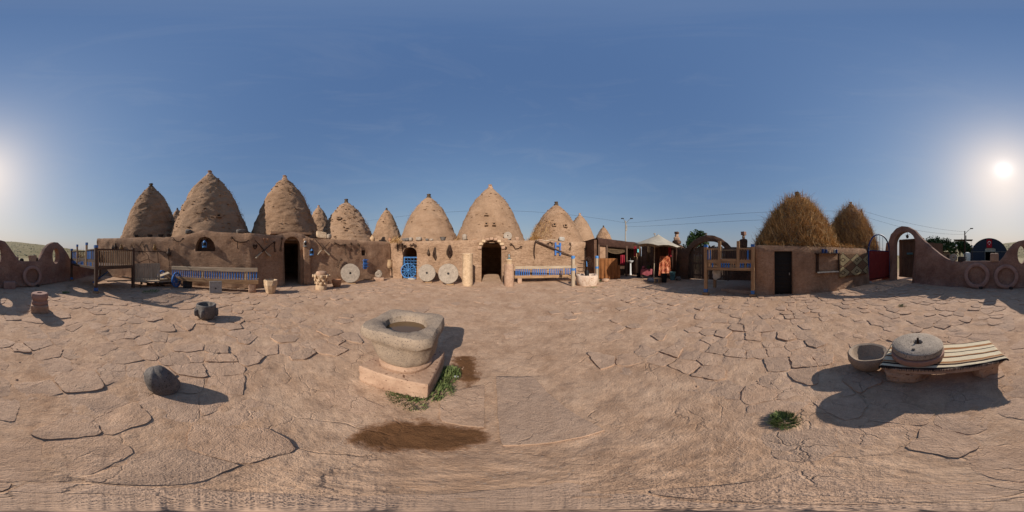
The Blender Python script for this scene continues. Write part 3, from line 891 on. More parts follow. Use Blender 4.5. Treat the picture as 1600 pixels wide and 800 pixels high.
for (px, d, r, zt, sd, hl) in ((236, 8.5, 1.66, 4.92, 11, []), (328, 7.2, 1.81, 4.99, 12, [(342, 337, .16, .1)]), (445, 7.25, 1.59, 4.77, 14, []), (541, 7.9, 1.42, 3.74, 15, [(529, 341, .14, .05)])):
    c = pol(px, d * H)
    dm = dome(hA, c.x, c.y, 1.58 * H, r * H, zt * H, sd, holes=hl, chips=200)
    aa = math.atan2(c.y, c.x)
    # dry grass has taken root on the lee shoulder
    side = math.atan2(-c.y, -c.x) + (1.25 if sd != 11 else 1.4)
    dome_straw(dm, c.x, c.y, 1.58 * H, r * H, zt * H, 260 if sd == 14 else 150, sd, 'straw_red', (.12, .34), side - .35, side + .5, .25, .93, .9, 'dry_grass', .006)
rebase(hA, (-7.0 * H, -1.0 * H, 0))

# ---- north house (front wall looks south, in full sun)
WB = Wall([(-5.3, 5.57), (-2.5, 5.985), (0.0, 6.36), (2.0, 6.66), (3.9, 6.945)])
hB = thing('mud_house', 'sunlit mud brick house with three beehive domes, millstones and stone columns at its front', 'house')
tB = [(602, 377), (640, 377), (700, 375.5), (742, 375), (750, 372), (758, 367.5), (768, 365.5), (778, 367.5), (787, 372), (796, 375), (850, 376), (900, 377.5), (929, 379)]
b1 = arch_hole(WB, 629.5, 651.5, 386, 398, point=.8); b2 = arch_hole(WB, 752.5, 783.5, 376, 389)
part('wall', wall_mesh(WB, topsz(WB, tB), [b1, b2], 0.5, seed=2, amp=0.03), 'mud_brick', hB)
mb = MB(); flat_wall(mb, (3.87 * H, 6.98 * H, 0), (3.6 * H, 10.6 * H, 0), -.2, 1.6 * H, .4); part('side_wall', mb, 'mud_brick', hB)
mb = MB(); flat_wall(mb, (3.9 * H, 10.5 * H, 0), (-5.6 * H, 9.9 * H, 0), -.2, 1.55 * H, .4); part('back_wall', mb, 'mud_brick', hB)
mb = MB(); flat_wall(mb, (-5.5 * H, 5.65 * H, 0), (-5.5 * H, 10.0 * H, 0), -.2, 1.6 * H, .3); part('side_wall', mb, 'mud_brick', hB)
mb = MB(); 
mb.add([Vector((x * H, y * H, z * H)) for z in (1.48, 1.55) for x, y in ((-5.45, 6.6), (3.75, 7.9), (3.6, 10.5), (-5.5, 9.9))],
       [(0, 3, 2, 1), (4, 5, 6, 7), (0, 1, 5, 4), (1, 2, 6, 5), (2, 3, 7, 6), (3, 0, 4, 7)])
part('roof', mb, 'mud', hB)
for (xa, xb) in ((-5.45, -1.55), (-.2, 3.75)):
    ya, yb = 6.36 + .15 * xa, 6.36 + .15 * xb
    mb = MB(); mb.add([Vector((x * H, y * H, z * H)) for z in (1.475, 1.545) for x, y in ((xa, ya + .2), (xb, yb + .2), (xb, yb + 1.1), (xa, ya + 1.1))], [(0, 3, 2, 1), (4, 5, 6, 7), (0, 1, 5, 4), (1, 2, 6, 5), (2, 3, 7, 6), (3, 0, 4, 7)])
    part('roof', mb, 'mud', hB)
part('door_hood', MB().box((-.87 * H, 6.75 * H, 1.66 * H), (1.4 * H, .8 * H, .1)), 'mud', hB)
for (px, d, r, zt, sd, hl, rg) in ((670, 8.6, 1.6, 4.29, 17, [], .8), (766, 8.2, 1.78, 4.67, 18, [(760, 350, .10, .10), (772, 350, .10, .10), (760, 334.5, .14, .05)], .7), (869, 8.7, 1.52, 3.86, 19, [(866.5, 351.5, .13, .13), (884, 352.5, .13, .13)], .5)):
    c = pol(px, d * H)
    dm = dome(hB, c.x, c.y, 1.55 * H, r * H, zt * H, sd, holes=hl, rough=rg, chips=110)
    if sd == 17: dome_straw(dm, c.x, c.y, 1.55 * H, r * H, zt * H, 260, sd, 'straw_red', (.15, .4), 3.3, 4.1, .3, .9, .9, 'dry_grass', .005)
    if sd == 19: dome_straw(dm, c.x, c.y, 1.55 * H, r * H, zt * H, 900, sd, 'straw', (.15, .4), 3.0, 4.3, .0, .5, .9, 'dry_grass', .007)
# bedding straw in the gutters between the domes
for (px, d, w, hh_, sd, n) in ((719, 7.4, .55, .75, 3, 700), (836, 7.5, .75, .9, 4, 1100), (618, 7.0, .45, .55, 5, 450)):
    c = pol(px, d * H); random.seed(sd); mb = MB(); it = []
    for _ in range(n):
        a = random.uniform(0, 2 * PI); q = random.random() ** .6
        b = Vector((c.x + w * q * math.cos(a), c.y + w * q * math.sin(a) * .7, 1.56 * H + hh_ * (1 - q) * random.random()))
        it.append((b, Vector((random.uniform(-1, 1), random.uniform(-1, 1), random.uniform(-.2, .8))), random.uniform(.15, .45), .009))
    strands(mb, it); part('straw_heap', mb, 'straw', hB, False, kind='stuff')
# voussoirs and carved stones of the middle doorway
dd, ss = WB.hit(768); random.seed(3)
for k in range(9):
    t = R(8 + 164 * k / 8); m_, w_ = (b2[0][0] + b2[1][0]) / 2, (b2[1][0] - b2[0][0]) / 2
    zs, zt_ = Z(389, dd), Z(376, dd)
    s_ = m_ + (w_ + .12) * math.cos(t); z_ = zs + (zt_ - zs + .12) * math.sin(t)
    p, nn = WB.loc(s_, .02)
    mb = MB().rock((p.x, p.y, z_), (.24, .16, .17), k, 6, 4, .12)
    mb.v = [tuple(Matrix.Rotation(0, 3, 'Z') @ Vector(v)) for v in mb.v]
    part('arch_stone', mb, 'limestone' if k in (1, 2, 6, 7) else 'pinkstone', hB)
rebase(hB, (-.5 * H, 8 * H, 0))

# ---- houses standing behind, only their domes show
def far_house(px, d, r, zt, sd, label, rough=1.0, mat='mud_dome', straw=0):
    c = pol(px, d * H); o = thing('mud_house', label, 'house', (c.x, c.y, 0), back(px))
    w = 2.3 * r * H; zz = 1.5 * H
    part('wall', MB().box((0, 0, zz / 2 - .1), (w, w, zz + .2)).jitter(.03, 2, sd), 'mud', o)
    dm = dome(o, 0, 0, zz, r * H, zt * H, sd, 26, rough, mat, chips=60)
    if straw: dome_straw(dm, 0, 0, zz, r * H, zt * H, straw, sd, 'straw', (.1, .3), t1=1.0, name='straw_cover')
    return o
far_house(277, 11.6, .95, 4.5, 21, 'small crumbling dome peeping out between the two western most domes', 1.4)
far_house(498, 10.6, 1.2, 4.34, 22, 'slim beehive dome rising behind the gap between two larger domes of the long house')
far_house(604, 11.0, 1.2, 4.26, 23, 'mud beehive dome behind the inner corner where the two houses meet')
far_house(906, 11.2, 1.25, 3.92, 24, 'smooth mud dome behind the twin vented dome beside the brown awning', .5)
far_house(943, 15.0, 1.08, 3.76, 25, 'straw covered low dome far behind the brown awning', .8, 'mud_dome', 500)

# ---- house on the east side with two brush covered domes
WC = Wall([(4.09, .34), (4.12, -.75), (4.2, -1.74), (4.5, -2.6), (4.82, -3.40)])
hC = thing('mud_house', 'low mud house with black door and two domes covered in dry brush', 'house')
tC = [(1186, 383), (1240, 384), (1300, 386), (1354, 388.5)]
cD = [WC.sz(1210, 392.5), WC.sz(1238, 392.5)]; cD = [(cD[0][0], cD[0][1]), (cD[1][0], cD[1][1]), (cD[1][0], -.6), (cD[0][0], -.6)]
part('wall', wall_mesh(WC, topsz(WC, tC), [cD], .45, seed=6, amp=.035), 'mud', hC)
mb = MB(); flat_wall(mb, (4.2 * H, .20 * H, 0), (7.6 * H, .20 * H, 0), -.2, 1.26 * H, .4); part('side_wall', mb.jitter(.03, 2, 3), 'mud', hC)
mb = MB(); flat_wall(mb, (4.95 * H, -3.42 * H, 0), (7.6 * H, -3.42 * H, 0), -.2, 1.26 * H, .3); part('side_wall', mb, 'mud', hC)
mb = MB(); flat_wall(mb, (7.6 * H, .4 * H, 0), (7.6 * H, -3.6 * H, 0), -.2, 1.26 * H, .3); part('back_wall', mb, 'mud', hC)
mb = MB(); mb.add([Vector((x * H, y * H, z * H)) for z in (1.16, 1.22) for x, y in ((4.3, .3), (4.45, -1.74), (5.0, -3.4), (7.6, -3.4), (7.6, .3))],
                  [(4, 3, 2, 1, 0), (5, 6, 7, 8, 9), (0, 1, 6, 5), (1, 2, 7, 6), (2, 3, 8, 7), (3, 4, 9, 8), (4, 0, 5, 9)])
part('roof', mb, 'mud', hC)
# plank door with a square mesh look
d0, _ = WC.loc(cD[0][0], -.16); d1, _ = WC.loc(cD[1][0], -.16); dv = (d1 - d0); L = dv.length; an = math.atan2(dv.y, dv.x)
mx = Matrix.Rotation(an, 3, 'Z'); mid = (d0 + d1) / 2; zt = cD[0][1]
dr = part('door', MB().box((mid.x, mid.y, zt / 2 + .02), (L, .04, zt), mx), 'black', hC, False, label='black slatted plank door')
for k in range(9):
    z = .12 + k * (zt - .2) / 8.4
    part('door_slat', MB().box(mid + mx @ Vector((0, -.03, z)), (L - .08, .03, .075), mx), 'black', dr, False)
for k in (-1, 1): part('door_stile', MB().box(mid + mx @ Vector((k * (L / 2 - .03), -.045, zt / 2)), (.06, .03, zt), mx), 'black', dr, False)
part('door_handle', MB().box(mid + mx @ Vector((L / 2 - .1, -.07, zt * .48)), (.03, .05, .1), mx), 'steel', dr, False)
for (px, d, r, zt, sd, n) in ((1246, 5.75, 1.36, 3.24, 31, 9500), (1329, 7.0, 1.1, 3.32, 32, 6500)):
    c = pol(px, d * H)
    dm = dome(hC, c.x, c.y, 1.2 * H, r * H, zt * H, sd, 22, .8, 'mud_dome', chips=0)
    dome_straw(dm, c.x, c.y, 1.2 * H, r * H, zt * H, n, sd, 'straw', (.2, .7), t0=.05, t1=1.0, out=1.0, name='brush_cover', w=.009)
    dome_straw(dm, c.x, c.y, 1.2 * H, r * H * 1.02, zt * H, n // 2, sd + 5, 'straw_red', (.2, .6), t0=.05, t1=1.0, out=.8, name='brush_cover', w=.010)
    dome_straw(dm, c.x, c.y, 1.2 * H, r * H * 1.03, zt * H, n // 3, sd + 9, 'straw_grey', (.2, .6), t0=.05, t1=1.0, out=1.0, name='brush_cover', w=.008)
    dome_straw(dm, c.x, c.y, 1.2 * H, r * H * 1.02, zt * H, n // 6, sd + 7, 'straw', (.5, .95), 0, 2 * PI, .05, .95, 1.6, name='loose_brush', w=.006)
# brush hanging over the wall head
random.seed(8); mb = MB(); it = []
for _ in range(1300):
    s_ = random.uniform(WC.hit(1196)[1], WC.hit(1353)[1]); p, nn = WC.loc(s_, random.uniform(-.6, -.12))
    it.append((Vector((p.x, p.y, 1.25 * H + random.uniform(0, .16))), Vector((nn.x * .6 + random.uniform(-.8, .8), nn.y * .6 + random.uniform(-.8, .8), random.uniform(-.35, .7))), random.uniform(.12, .34), .008))
strands(mb, it); part('eaves_brush', mb, 'straw', hC, False, kind='stuff')
rebase(hC, (5.6 * H, -1.5 * H, 0))

# ---- south boundary wall with the gateway arch
WS = Wall([(5.34, -4.70), (3.66, -4.75), (1.68, -4.85), (0.0, -5.06), (-1.05, -5.28), (-1.81, -5.6), (-2.85, -6.2), (-4.0, -6.95), (-5.1, -7.55)])
wS = thing('boundary_wall', 'low reddish mud wall with humps, oval openings and a tall gateway arch', 'wall')
tS = [(1387, 379), (1391, 366), (1399, 357), (1408, 353), (1418, 354), (1428, 360), (1436, 369), (1445, 378), (1455, 387), (1465, 395), (1478, 404), (1486, 408), (1562, 408), (1568, 401), (1575, 390), (1583, 381), (1591, 376.5), (1600, 375), (1608, 377), (1614, 384), (1621, 394), (1630, 406.5), (1636, 408), (1660, 408), (1665, 401), (1671, 389), (1678, 381.5), (1685, 378), (1692, 379), (1699, 385), (1705, 394), (1711, 404), (1720, 405), (1750, 404)]
gate = arch_hole(WS, 1396.5, 1430.5, 362, 382)
def oval(W, x0, x1, y0, y1): return [W.sz((x0 + x1) / 2 + (x1 - x0) / 2 * math.cos(2 * PI * k / 16), (y0 + y1) / 2 + (y1 - y0) / 2 * math.sin(2 * PI * k / 16)) for k in range(16)]
part('wall', wall_mesh(WS, topsz(WS, tS), [gate, oval(WS, 1590, 1603, 384, 412), oval(WS, 1682, 1693, 387.5, 412)], .34, seed=9, amp=.035, foot=.12, roundtop=.06), 'mud_red', wS)
rebase(wS, (1.5 * H, -4.8 * H, 0))

# ---- land beyond
def hill():
    mb = MB(); na, nr = 160, 22
    for i in range(nr):
        r = 95 + i * 16
        for k in range(na):
            px = 1380 + (1790 - 1380) * k / (na - 1)
            crest = lerp_list([(1380, 0), (1440, 1.2), (1500, 3.2), (1560, 4.6), (1600, 5.7), (1625, 5.4), (1670, 4.2), (1710, 2.9), (1790, 1.2)], px)
            z = 330 * math.tan(R(crest)) * min(1, max(0, (i - 1) / 14)) ** .9 * (1 if i < 17 else 1 - (i - 16) * .12) * (.85 + .15)
            v = pol(px, r); z += .7 * noise.fractal(Vector((v.x * .03, v.y * .03, 1)), .8, 2, 4) * min(1, i / 3)
            mb.v.append((v.x, v.y, z - .4))
    for i in range(nr - 1):
        for k in range(na - 1):
            mb.f.append((i * na + k, (i + 1) * na + k, (i + 1) * na + k + 1, i * na + k + 1))
    tag(mb.build('hill', 'hill'), kind='structure')
    random.seed(77); sb = MB()
    for _ in range(900):
        px = random.uniform(1450, 1770); r = random.uniform(120, 330); i = (r - 95) / 16
        crest = lerp_list([(1380, 0), (1440, 1.2), (1500, 3.2), (1560, 4.6), (1600, 5.7), (1625, 5.4), (1670, 4.2), (1710, 2.9), (1790, 1.2)], px)
        v = pol(px, r); s = random.uniform(.5, 1.8)
        z = 330 * math.tan(R(crest)) * min(1, max(0, (i - 1) / 14)) ** .9 + .7 * noise.fractal(Vector((v.x * .03, v.y * .03, 1)), .8, 2, 4) * min(1, i / 3) - .4
        sb.rock((v.x, v.y, z), (s, s, s * .6), random.random() * 50, 2, 2, .4)
    tag(sb.build('hill_scrub', 'leaf'), label='scattered low scrub dotted over the steppe hillside', cat='scrub', kind='stuff')
hill()
gf = MB(); 
v = [pol(1606, 20), pol(1668, 20), pol(1668, 34), pol(1606, 34)]
gf.add([(p.x, p.y, .03) for p in v], [(0, 1, 2, 3)])
tag(gf.build('field', 'field'), kind='structure')

# ---------------------------------------------------------------- things in the yard
h = H
def lathed(prof_, n=24, **k): return MB().lathe(prof_, n, **k)
def disc_stone(R_, r_, t, n=40):            # a millstone lying flat, hole in the middle
    return [(r_, 0), (R_ * .97, 0), (R_, t * .12), (R_ * 1.0, t * .86), (R_ * .965, t), (r_ * 1.1, t), (r_, t * .93), (r_, 0)]

# well head: an old capital hollowed out, on a square plinth
w = thing('wellhead', 'grey hollowed stone capital filled with water on a square plinth', 'well', (-.675 * h, .885 * h, 0), R(13))
part('plinth', MB().rock((0, 0, .083 * h), (.455 * h, .455 * h, .176 * h), 3, 26, 14, .02), 'pinkstone', w)
part('neck_ring', lathed([(.0, .15 * h), (.155 * h, .15 * h), (.178 * h, .175 * h), (.182 * h, .2 * h), (.165 * h, .225 * h), (.15 * h, .24 * h), (0, .24 * h)], 36, wob=.01), 'pinkstone', w)
def capital(hw, zlist, n=72, inner=None, seed=1, concave=.0, amp=.008):
    mb = MB(); rows = []
    for (z, hwid, pw) in zlist:
        for k in range(n):
            a = 2 * PI * k / n; c, s = math.cos(a), math.sin(a)
            rr = hwid / ((abs(c) ** pw + abs(s) ** pw) ** (1 / pw))
            if pw > 3: rr *= 1 - concave * (1 - abs(math.sin(2 * a)))
            rr += amp * noise.fractal(Vector((c * 3 + seed, s * 3, z * 9)), .7, 2, 4)
            mb.v.append((rr * c, rr * s, z + amp * .7 * n3(c * 5, s * 5, z * 3 + seed)))
    for i in range(len(zlist) - 1):
        for k in range(n): l = (k + 1) % n; mb.f.append((i * n + k, i * n + l, (i + 1) * n + l, (i + 1) * n + k))
    e = (len(zlist) - 1) * n; mb.f.append(tuple(e + k for k in range(n))); mb.f.append(tuple(range(n))[::-1])
    return mb
part('basin', capital(0, [(.225 * h, .15 * h, 2), (.235 * h, .172 * h, 2), (.25 * h, .186 * h, 2.0), (.29 * h, .202 * h, 2.1), (.35 * h, .212 * h, 2.3), (.40 * h, .215 * h, 2.7), (.43 * h, .224 * h, 3.4), (.447 * h, .238 * h, 5), (.47 * h, .244 * h, 6), (.508 * h, .243 * h, 6), (.525 * h, .234 * h, 6), (.531 * h, .205 * h, 4), (.526 * h, .172 * h, 2.3), (.51 * h, .15 * h, 2), (.46 * h, .14 * h, 2), (.44 * h, .12 * h, 2)], concave=.015, amp=.014), 'wellstone', w)
part('water', lathed([(0, .455 * h), (.141 * h, .455 * h), (.1415 * h, .468 * h), (0, .468 * h)], 40), 'water', w)

def tuft(px, py, r, hgt, n, label, seed, stretch=1.0, rz=0):
    random.seed(seed); mb = MB(); c = G(px, py); it = []
    for _ in range(n):
        a = random.uniform(0, 2 * PI); q = math.sqrt(random.random()) * r
        b = Vector((q * math.cos(a) * stretch, q * math.sin(a), 0))
        d = Vector((math.cos(a) * random.uniform(0, .9), math.sin(a) * random.uniform(0, .9), random.uniform(.35, 1)))
        it.append((b, d, hgt * random.uniform(.4, 1.1) * (1.15 - q / r * .5), random.uniform(.0025, .006)))
    strands(mb, it)
    o = mb.build('grass_tuft', 'green', None, False, c, rz)
    return tag(o, label, 'grass', kind='stuff')
tuft(664, 612, .17, .10, 1120, 'thick green grass at the front corner of the wellhead plinth', 1, 1.5, R(30))
tuft(688, 592, .15, .11, 960, 'green weeds growing along the shaded side of the wellhead', 2, 1.5, R(55))
tuft(633, 624, .11, .06, 416, 'thin creeping weeds below the long face of the wellhead plinth', 3, 2.0, R(-15))
tuft(702, 581, .09, .10, 352, 'small weeds at the back corner of the wellhead plinth', 4)
tuft(1225, 657, .085, .07, 672, 'lone green tuft growing between bare flagstones in the open yard', 5, 1.3)
tuft(103, 458, .16, .12, 240, 'small weed between the round column base and the blue railed platform', 6)
tuft(1411, 478, .14, .07, 192, 'low weed in the paving in front of the gateway arch', 7)
tuft(236, 456, .3, .12, 384, 'flat green weeds under the old cart', 8, 1.6)
tuft(925, 449, .22, .05, 256, 'green weeds at the foot of the white trough', 9, 1.6)
tuft(938, 440, .14, .16, 192, 'green weeds between the white trough and ochre curtain', 10)
for k, (px, py) in enumerate(((664, 612 + 8), (712, 589))):
    c = G(px, py)
    if k: tag(MB().rock((0, 0, .01), (.06, .04, .02), 3, 3, 3, .2).build('scrap', 'white', None, True, c), 'scrap of white litter lying on damp earth by the wellhead', 'litter')

# round column base on a square block
c = G(62, 486)
o = thing('column_base', 'round moulded column base standing on a reddish square block', 'column base', c, back(62))
part('block', MB().rock((0, 0, .07 * h), (.30 * h, .30 * h, .15 * h), 5, 12, 9, .05), 'pinkstone', o)
part('drum', lathed([(.0, .13 * h), (.125 * h, .13 * h), (.145 * h, .155 * h), (.148 * h, .19 * h), (.13 * h, .215 * h), (.14 * h, .235 * h), (.15 * h, .26 * h), (.15 * h, .325 * h), (.135 * h, .345 * h), (.05 * h, .35 * h), (.045 * h, .31 * h), (0, .31 * h)], 36, wob=.012, seed=2), 'ring', o)

# basalt mortar with lugs
c = G(322, 497)
o = thing('stone_mortar', 'dark basalt mortar with stubby lugs standing alone on the paving', 'mortar', c, back(322))
part('bowl', lathed([(.0, 0), (.10 * h, 0), (.135 * h, .05 * h), (.155 * h, .13 * h), (.15 * h, .21 * h), (.152 * h, .235 * h), (.14 * h, .247 * h), (.115 * h, .24 * h), (.10 * h, .19 * h), (.06 * h, .12 * h), (0, .11 * h)], 40, wob=.035, seed=7), 'basalt', o)
for a in (200, 250, -10): part('lug', MB().rock((math.cos(R(a)) * .155 * h, math.sin(R(a)) * .155 * h, .12 * h), (.07 * h, .08 * h, .13 * h), a, 3, 5, .15), 'basalt', o)

# broken basalt mortar tipped on its side
c = G(259, 606)
m = Matrix.Rotation(R(-18), 3, 'Y')
o = lathed([(0, -.03 * h), (.078 * h, -.03 * h), (.098 * h, .02 * h), (.098 * h, .08 * h), (.09 * h, .135 * h), (.074 * h, .18 * h), (.05 * h, .212 * h), (.026 * h, .226 * h), (0, .23 * h)], 40, m=m, wob=.03, seed=9).build('standing_stone', 'basalt', None, True, c, back(259))
tag(o, 'rough dark basalt stone standing upright on bare earth, casting a long shadow', 'stone')

# low table: slab on two stones under a striped runner, hand mill on top
FL, FR = pol(1378, .999 * h), pol(1573, 1.093 * h)
ex = (FR - FL); L = ex.length; an = math.atan2(ex.y, ex.x)
nrm = Vector((-math.sin(an), math.cos(an), 0))
ctr = (FL + FR) / 2 - nrm * (.19 * h) * (1 if nrm.dot(-FL) > 0 else -1)
rz = an if Matrix.Rotation(an, 3, 'Z') @ Vector((0, -1, 0)) @ (-ctr) > 0 else an + PI
o = thing('stone_table', 'low stone slab table resting on two rough reddish stones', 'table', ctr, rz)
part('slab', MB().rock((0, 0, .165 * h), (.80 * h, .38 * h, .05 * h), 3, 9, 12, .04), 'pinkstone', o)
part('support_stone', MB().rock((-.27 * h, -.03, .07 * h), (.24 * h, .30 * h, .15 * h), 5, 5, 8, .13), 'pinkstone', o)
part('support_stone', MB().rock((.27 * h, .0, .07 * h), (.18 * h, .28 * h, .15 * h), 8, 7, 8, .10, .2), 'pinkstone', o)
mb = MB(); nx, ny = 60, 26
for j in range(ny + 1):
    for i in range(nx + 1):
        x = (-.5 + i / nx) * .83 * h; y = (-.5 + j / ny) * .57
        ed = max(0, abs(y) - .27) * 1.0; ex_ = max(0, abs(x) - .405 * h)
        z = .196 * h + .006 * n3(x * 5, y * 5, 4) + .003 * n3(x * 17, y * 17, 4) - ed * 1.2 - ex_ * 1.2
        mb.v.append((x + .004 * n3(y * 9, 1, 1), y + .006 * n3(x * 6, 3, 1), z))
for j in range(ny):
    for i in range(nx): q = j * (nx + 1) + i; mb.f.append((q, q + 1, q + nx + 2, q + nx + 1))
rug = mb.build('woven_runner', 'runner', None, True, ctr, rz)
so = rug.modifiers.new('thick', 'SOLIDIFY'); so.thickness = .012; so.offset = -1
tag(rug, 'cream and brown striped woven runner spread over low stone table', 'rug')
fr = MB(); random.seed(4); it = []
for k in range(120):
    x = (-.5 + k / 119) * .82 * h
    it.append((Vector((x, -.285, .193 * h)), Vector((random.uniform(-.3, .3), -.5, -1)), .035, .005))
strands(fr, it); part('fringe', fr, 'black', rug, False, kind='stuff')
c = pol(1434, 1.16 * h)
o = thing('hand_mill', 'two stacked round quern stones with iron pin on striped runner', 'quern', (c.x, c.y, .203 * h))
part('lower_stone', lathed([(0, 0), (.178 * h, 0), (.188 * h, .012 * h), (.187 * h, .05 * h), (.17 * h, .056 * h), (0, .056 * h)], 48, wob=.008), 'ring', o)
part('upper_stone', lathed([(.03 * h, .06 * h), (.172 * h, .058 * h), (.183 * h, .07 * h), (.181 * h, .108 * h), (.168 * h, .118 * h), (.10 * h, .122 * h), (.036 * h, .122 * h), (.03 * h, .114 * h), (.03 * h, .06 * h)], 48, wob=.006, seed=4, caps=False), 'mill', o)
part('pin', MB().box((0, 0, .11 * h), (.018, .018, .10 * h)), 'iron', o)
part('handle_socket', lathed([(.012, .118 * h), (.02, .126 * h), (0, .128 * h)], 10, m=Matrix.Translation((-.05 * h, .11 * h, 0))), 'dark', o)
c = pol(1356, 1.24 * h)
o = thing('stone_bowl', 'wide deep stone mortar bowl with spout beside striped table', 'mortar', (c.x, c.y, 0), back(1356))
mb = lathed([(.0, .0), (.07 * h, .0), (.115 * h, .035 * h), (.148 * h, .10 * h), (.158 * h, .165 * h), (.150 * h, .18 * h), (.13 * h, .172 * h), (.112 * h, .12 * h), (.07 * h, .075 * h), (0, .07 * h)], 44, wob=.018, seed=3)
part('bowl', mb, 'wellstone', o)
part('spout', MB().rock((.15 * h, .03, .155 * h), (.08 * h, .07 * h, .04 * h), 2, 3, 5, .1), 'wellstone', o)

# ---------------------------------------------------------------- big stone rings and blocks along the boundary wall
def ring(px, py, rad, label, sd):
    d, s_ = WS.hit(px); p, n = WS.loc(s_, .20); a = math.atan2(n.x, -n.y)
    o = thing('stone_ring', label, 'stone ring', (p.x, p.y, 0), a)
    mb = MB(); n_ = 48
    prof_ = [(.70, -.055), (.68, 0), (.70, .055), (.80, .075), (.93, .07), (1.0, .03), (1.0, -.04), (.93, -.07), (.80, -.075)]
    tl = Matrix.Rotation(R(-9), 3, 'X')
    for k in range(n_):
        t = 2 * PI * k / n_
        for (r_, y) in prof_:
            rr = rad * r_ * (1 + .015 * n3(math.cos(t) * 2, math.sin(t) * 2, sd))
            mb.v.append(tuple(tl @ Vector((rr * math.cos(t), y, rr * math.sin(t) + rad))))
    m_ = len(prof_)
    for k in range(n_):
        for i in range(m_): l = (k + 1) % n_; j = (i + 1) % m_; mb.f.append((k * m_ + i, l * m_ + i, l * m_ + j, k * m_ + j))
    part('ring', mb, 'ring', o)
    part('wedge_stone', MB().rock((.22, -.08, .05), (.18, .14, .12), sd, 4, 4, .15), 'dark', o)
ring(49, 430, .345 * h, 'large pinkish ring leaning on the wall near a squared stone block', 1)
ring(1527, 432, .40 * h, 'large pinkish ring leaning on the wall, the one closer to the gateway arch', 2)
ring(1572, 431, .375 * h, 'large pinkish ring leaning on the wall under the brick red block', 3)
def on_wall(W, px, off=-.17):
    d, s_ = W.hit(px); p, n = W.loc(s_, off); return p, math.atan2(n.x, -n.y), d
def stone(name, label, cat, p, rz, dims, mat, sd, pw=6, amp=.08, n=7, group=None):
    o = MB().rock((0, 0, dims[2] / 2 - .01), dims, sd, pw, n, amp).build(name, mat, None, True, p, rz)
    return tag(o, label, cat, group)
c = G(15, 451); stone('stone_block', 'squared stone block on the ground in front of the wall hump', 'stone', c, back(15), (.36 * h, .25 * h, .23 * h), 'ring', 4, 9, .05)
def wall_top(W, px, py, off=-.17):
    p, a, d = on_wall(W, px, off); return Vector((p.x, p.y, Z(py, d + .17))), a
p, a = wall_top(WS, 53.5, 410)
mb = MB().add([Vector((x * (.13 if z else .095) * h, y * .12, z * .235 * h)) for z in (0, 1) for x, y in ((-1, -1), (1, -1), (1, 1), (-1, 1))], [(0, 3, 2, 1), (4, 5, 6, 7), (0, 1, 5, 4), (1, 2, 6, 5), (2, 3, 7, 6), (3, 0, 4, 7)])
tag(mb.jitter(.02, 4).build('stone_block', 'pinkstone', None, False, p, a, bevel=.02), 'tapered red stone block standing on the low wall beside a black pot', 'stone')
p, a = wall_top(WS, 36, 409)
o = thing('iron_pot', 'small black pot on top of the low wall', 'pot', p, a)
part('pot_body', lathed([(0, 0), (.08, 0), (.115, .06), (.10, .13), (.075, .15), (.085, .17), (.0, .17)], 18), 'black', o)
part('lid_knob', lathed([(.02, .16), (.025, .19), (0, .2)], 10), 'black', o)
p, a = wall_top(WS, 28, 409); stone('stone_block', 'slanting stone wedged against the wall hump beside the black pot', 'stone', p, a, (.16, .2, .26), 'ring', 7, 5, .12)
p, a = wall_top(WS, 60.5, 409); stone('stone_block', 'thin dark stone squeezed between tapered block and wall hump', 'stone', p, a, (.06, .15, .24), 'dark', 8, 5, .12)
p, a = wall_top(WS, 1553.5, 408.5); stone('stone_block', 'squared brick red stone block on the low wall above a ring', 'stone', p, a, (.26 * h, .2 * h, .265 * h), 'pinkstone', 9, 14, .04)
p, a = wall_top(WS, 1500.5, 409)
o = thing('iron_pot', 'dark wide basin standing on the low wall beside a broken wheel stone', 'basin', p, a)
part('basin_body', lathed([(0, 0), (.17, 0), (.19, .08), (.175, .2), (.19, .26), (.16, .265), (.14, .2), (0, .18)], 20), 'dark', o)
part('basin_handle', MB().tube([(.18, 0, .2), (.27, 0, .24), (.25, 0, .12), (.18, 0, .08)], .018, 6), 'dark', o)
p, a = wall_top(WS, 1488, 409); 
o = MB().lathe(disc_stone(.2, .05, .1), 28, Matrix.Translation((0, .05, .2)) @ Matrix.Rotation(R(78), 4, 'X'), caps=False).build('grinding_stone', 'mill', None, True, p, a); tag(o, 'pale round grinding stone propped upright on the low wall', 'millstone')
p, a = wall_top(WS, 1474, 409); stone('stone_block', 'rough low stone lying on wall top where the gateway slope ends', 'stone', p, a, (.4, .2, .12), 'pinkstone', 12, 4, .15)

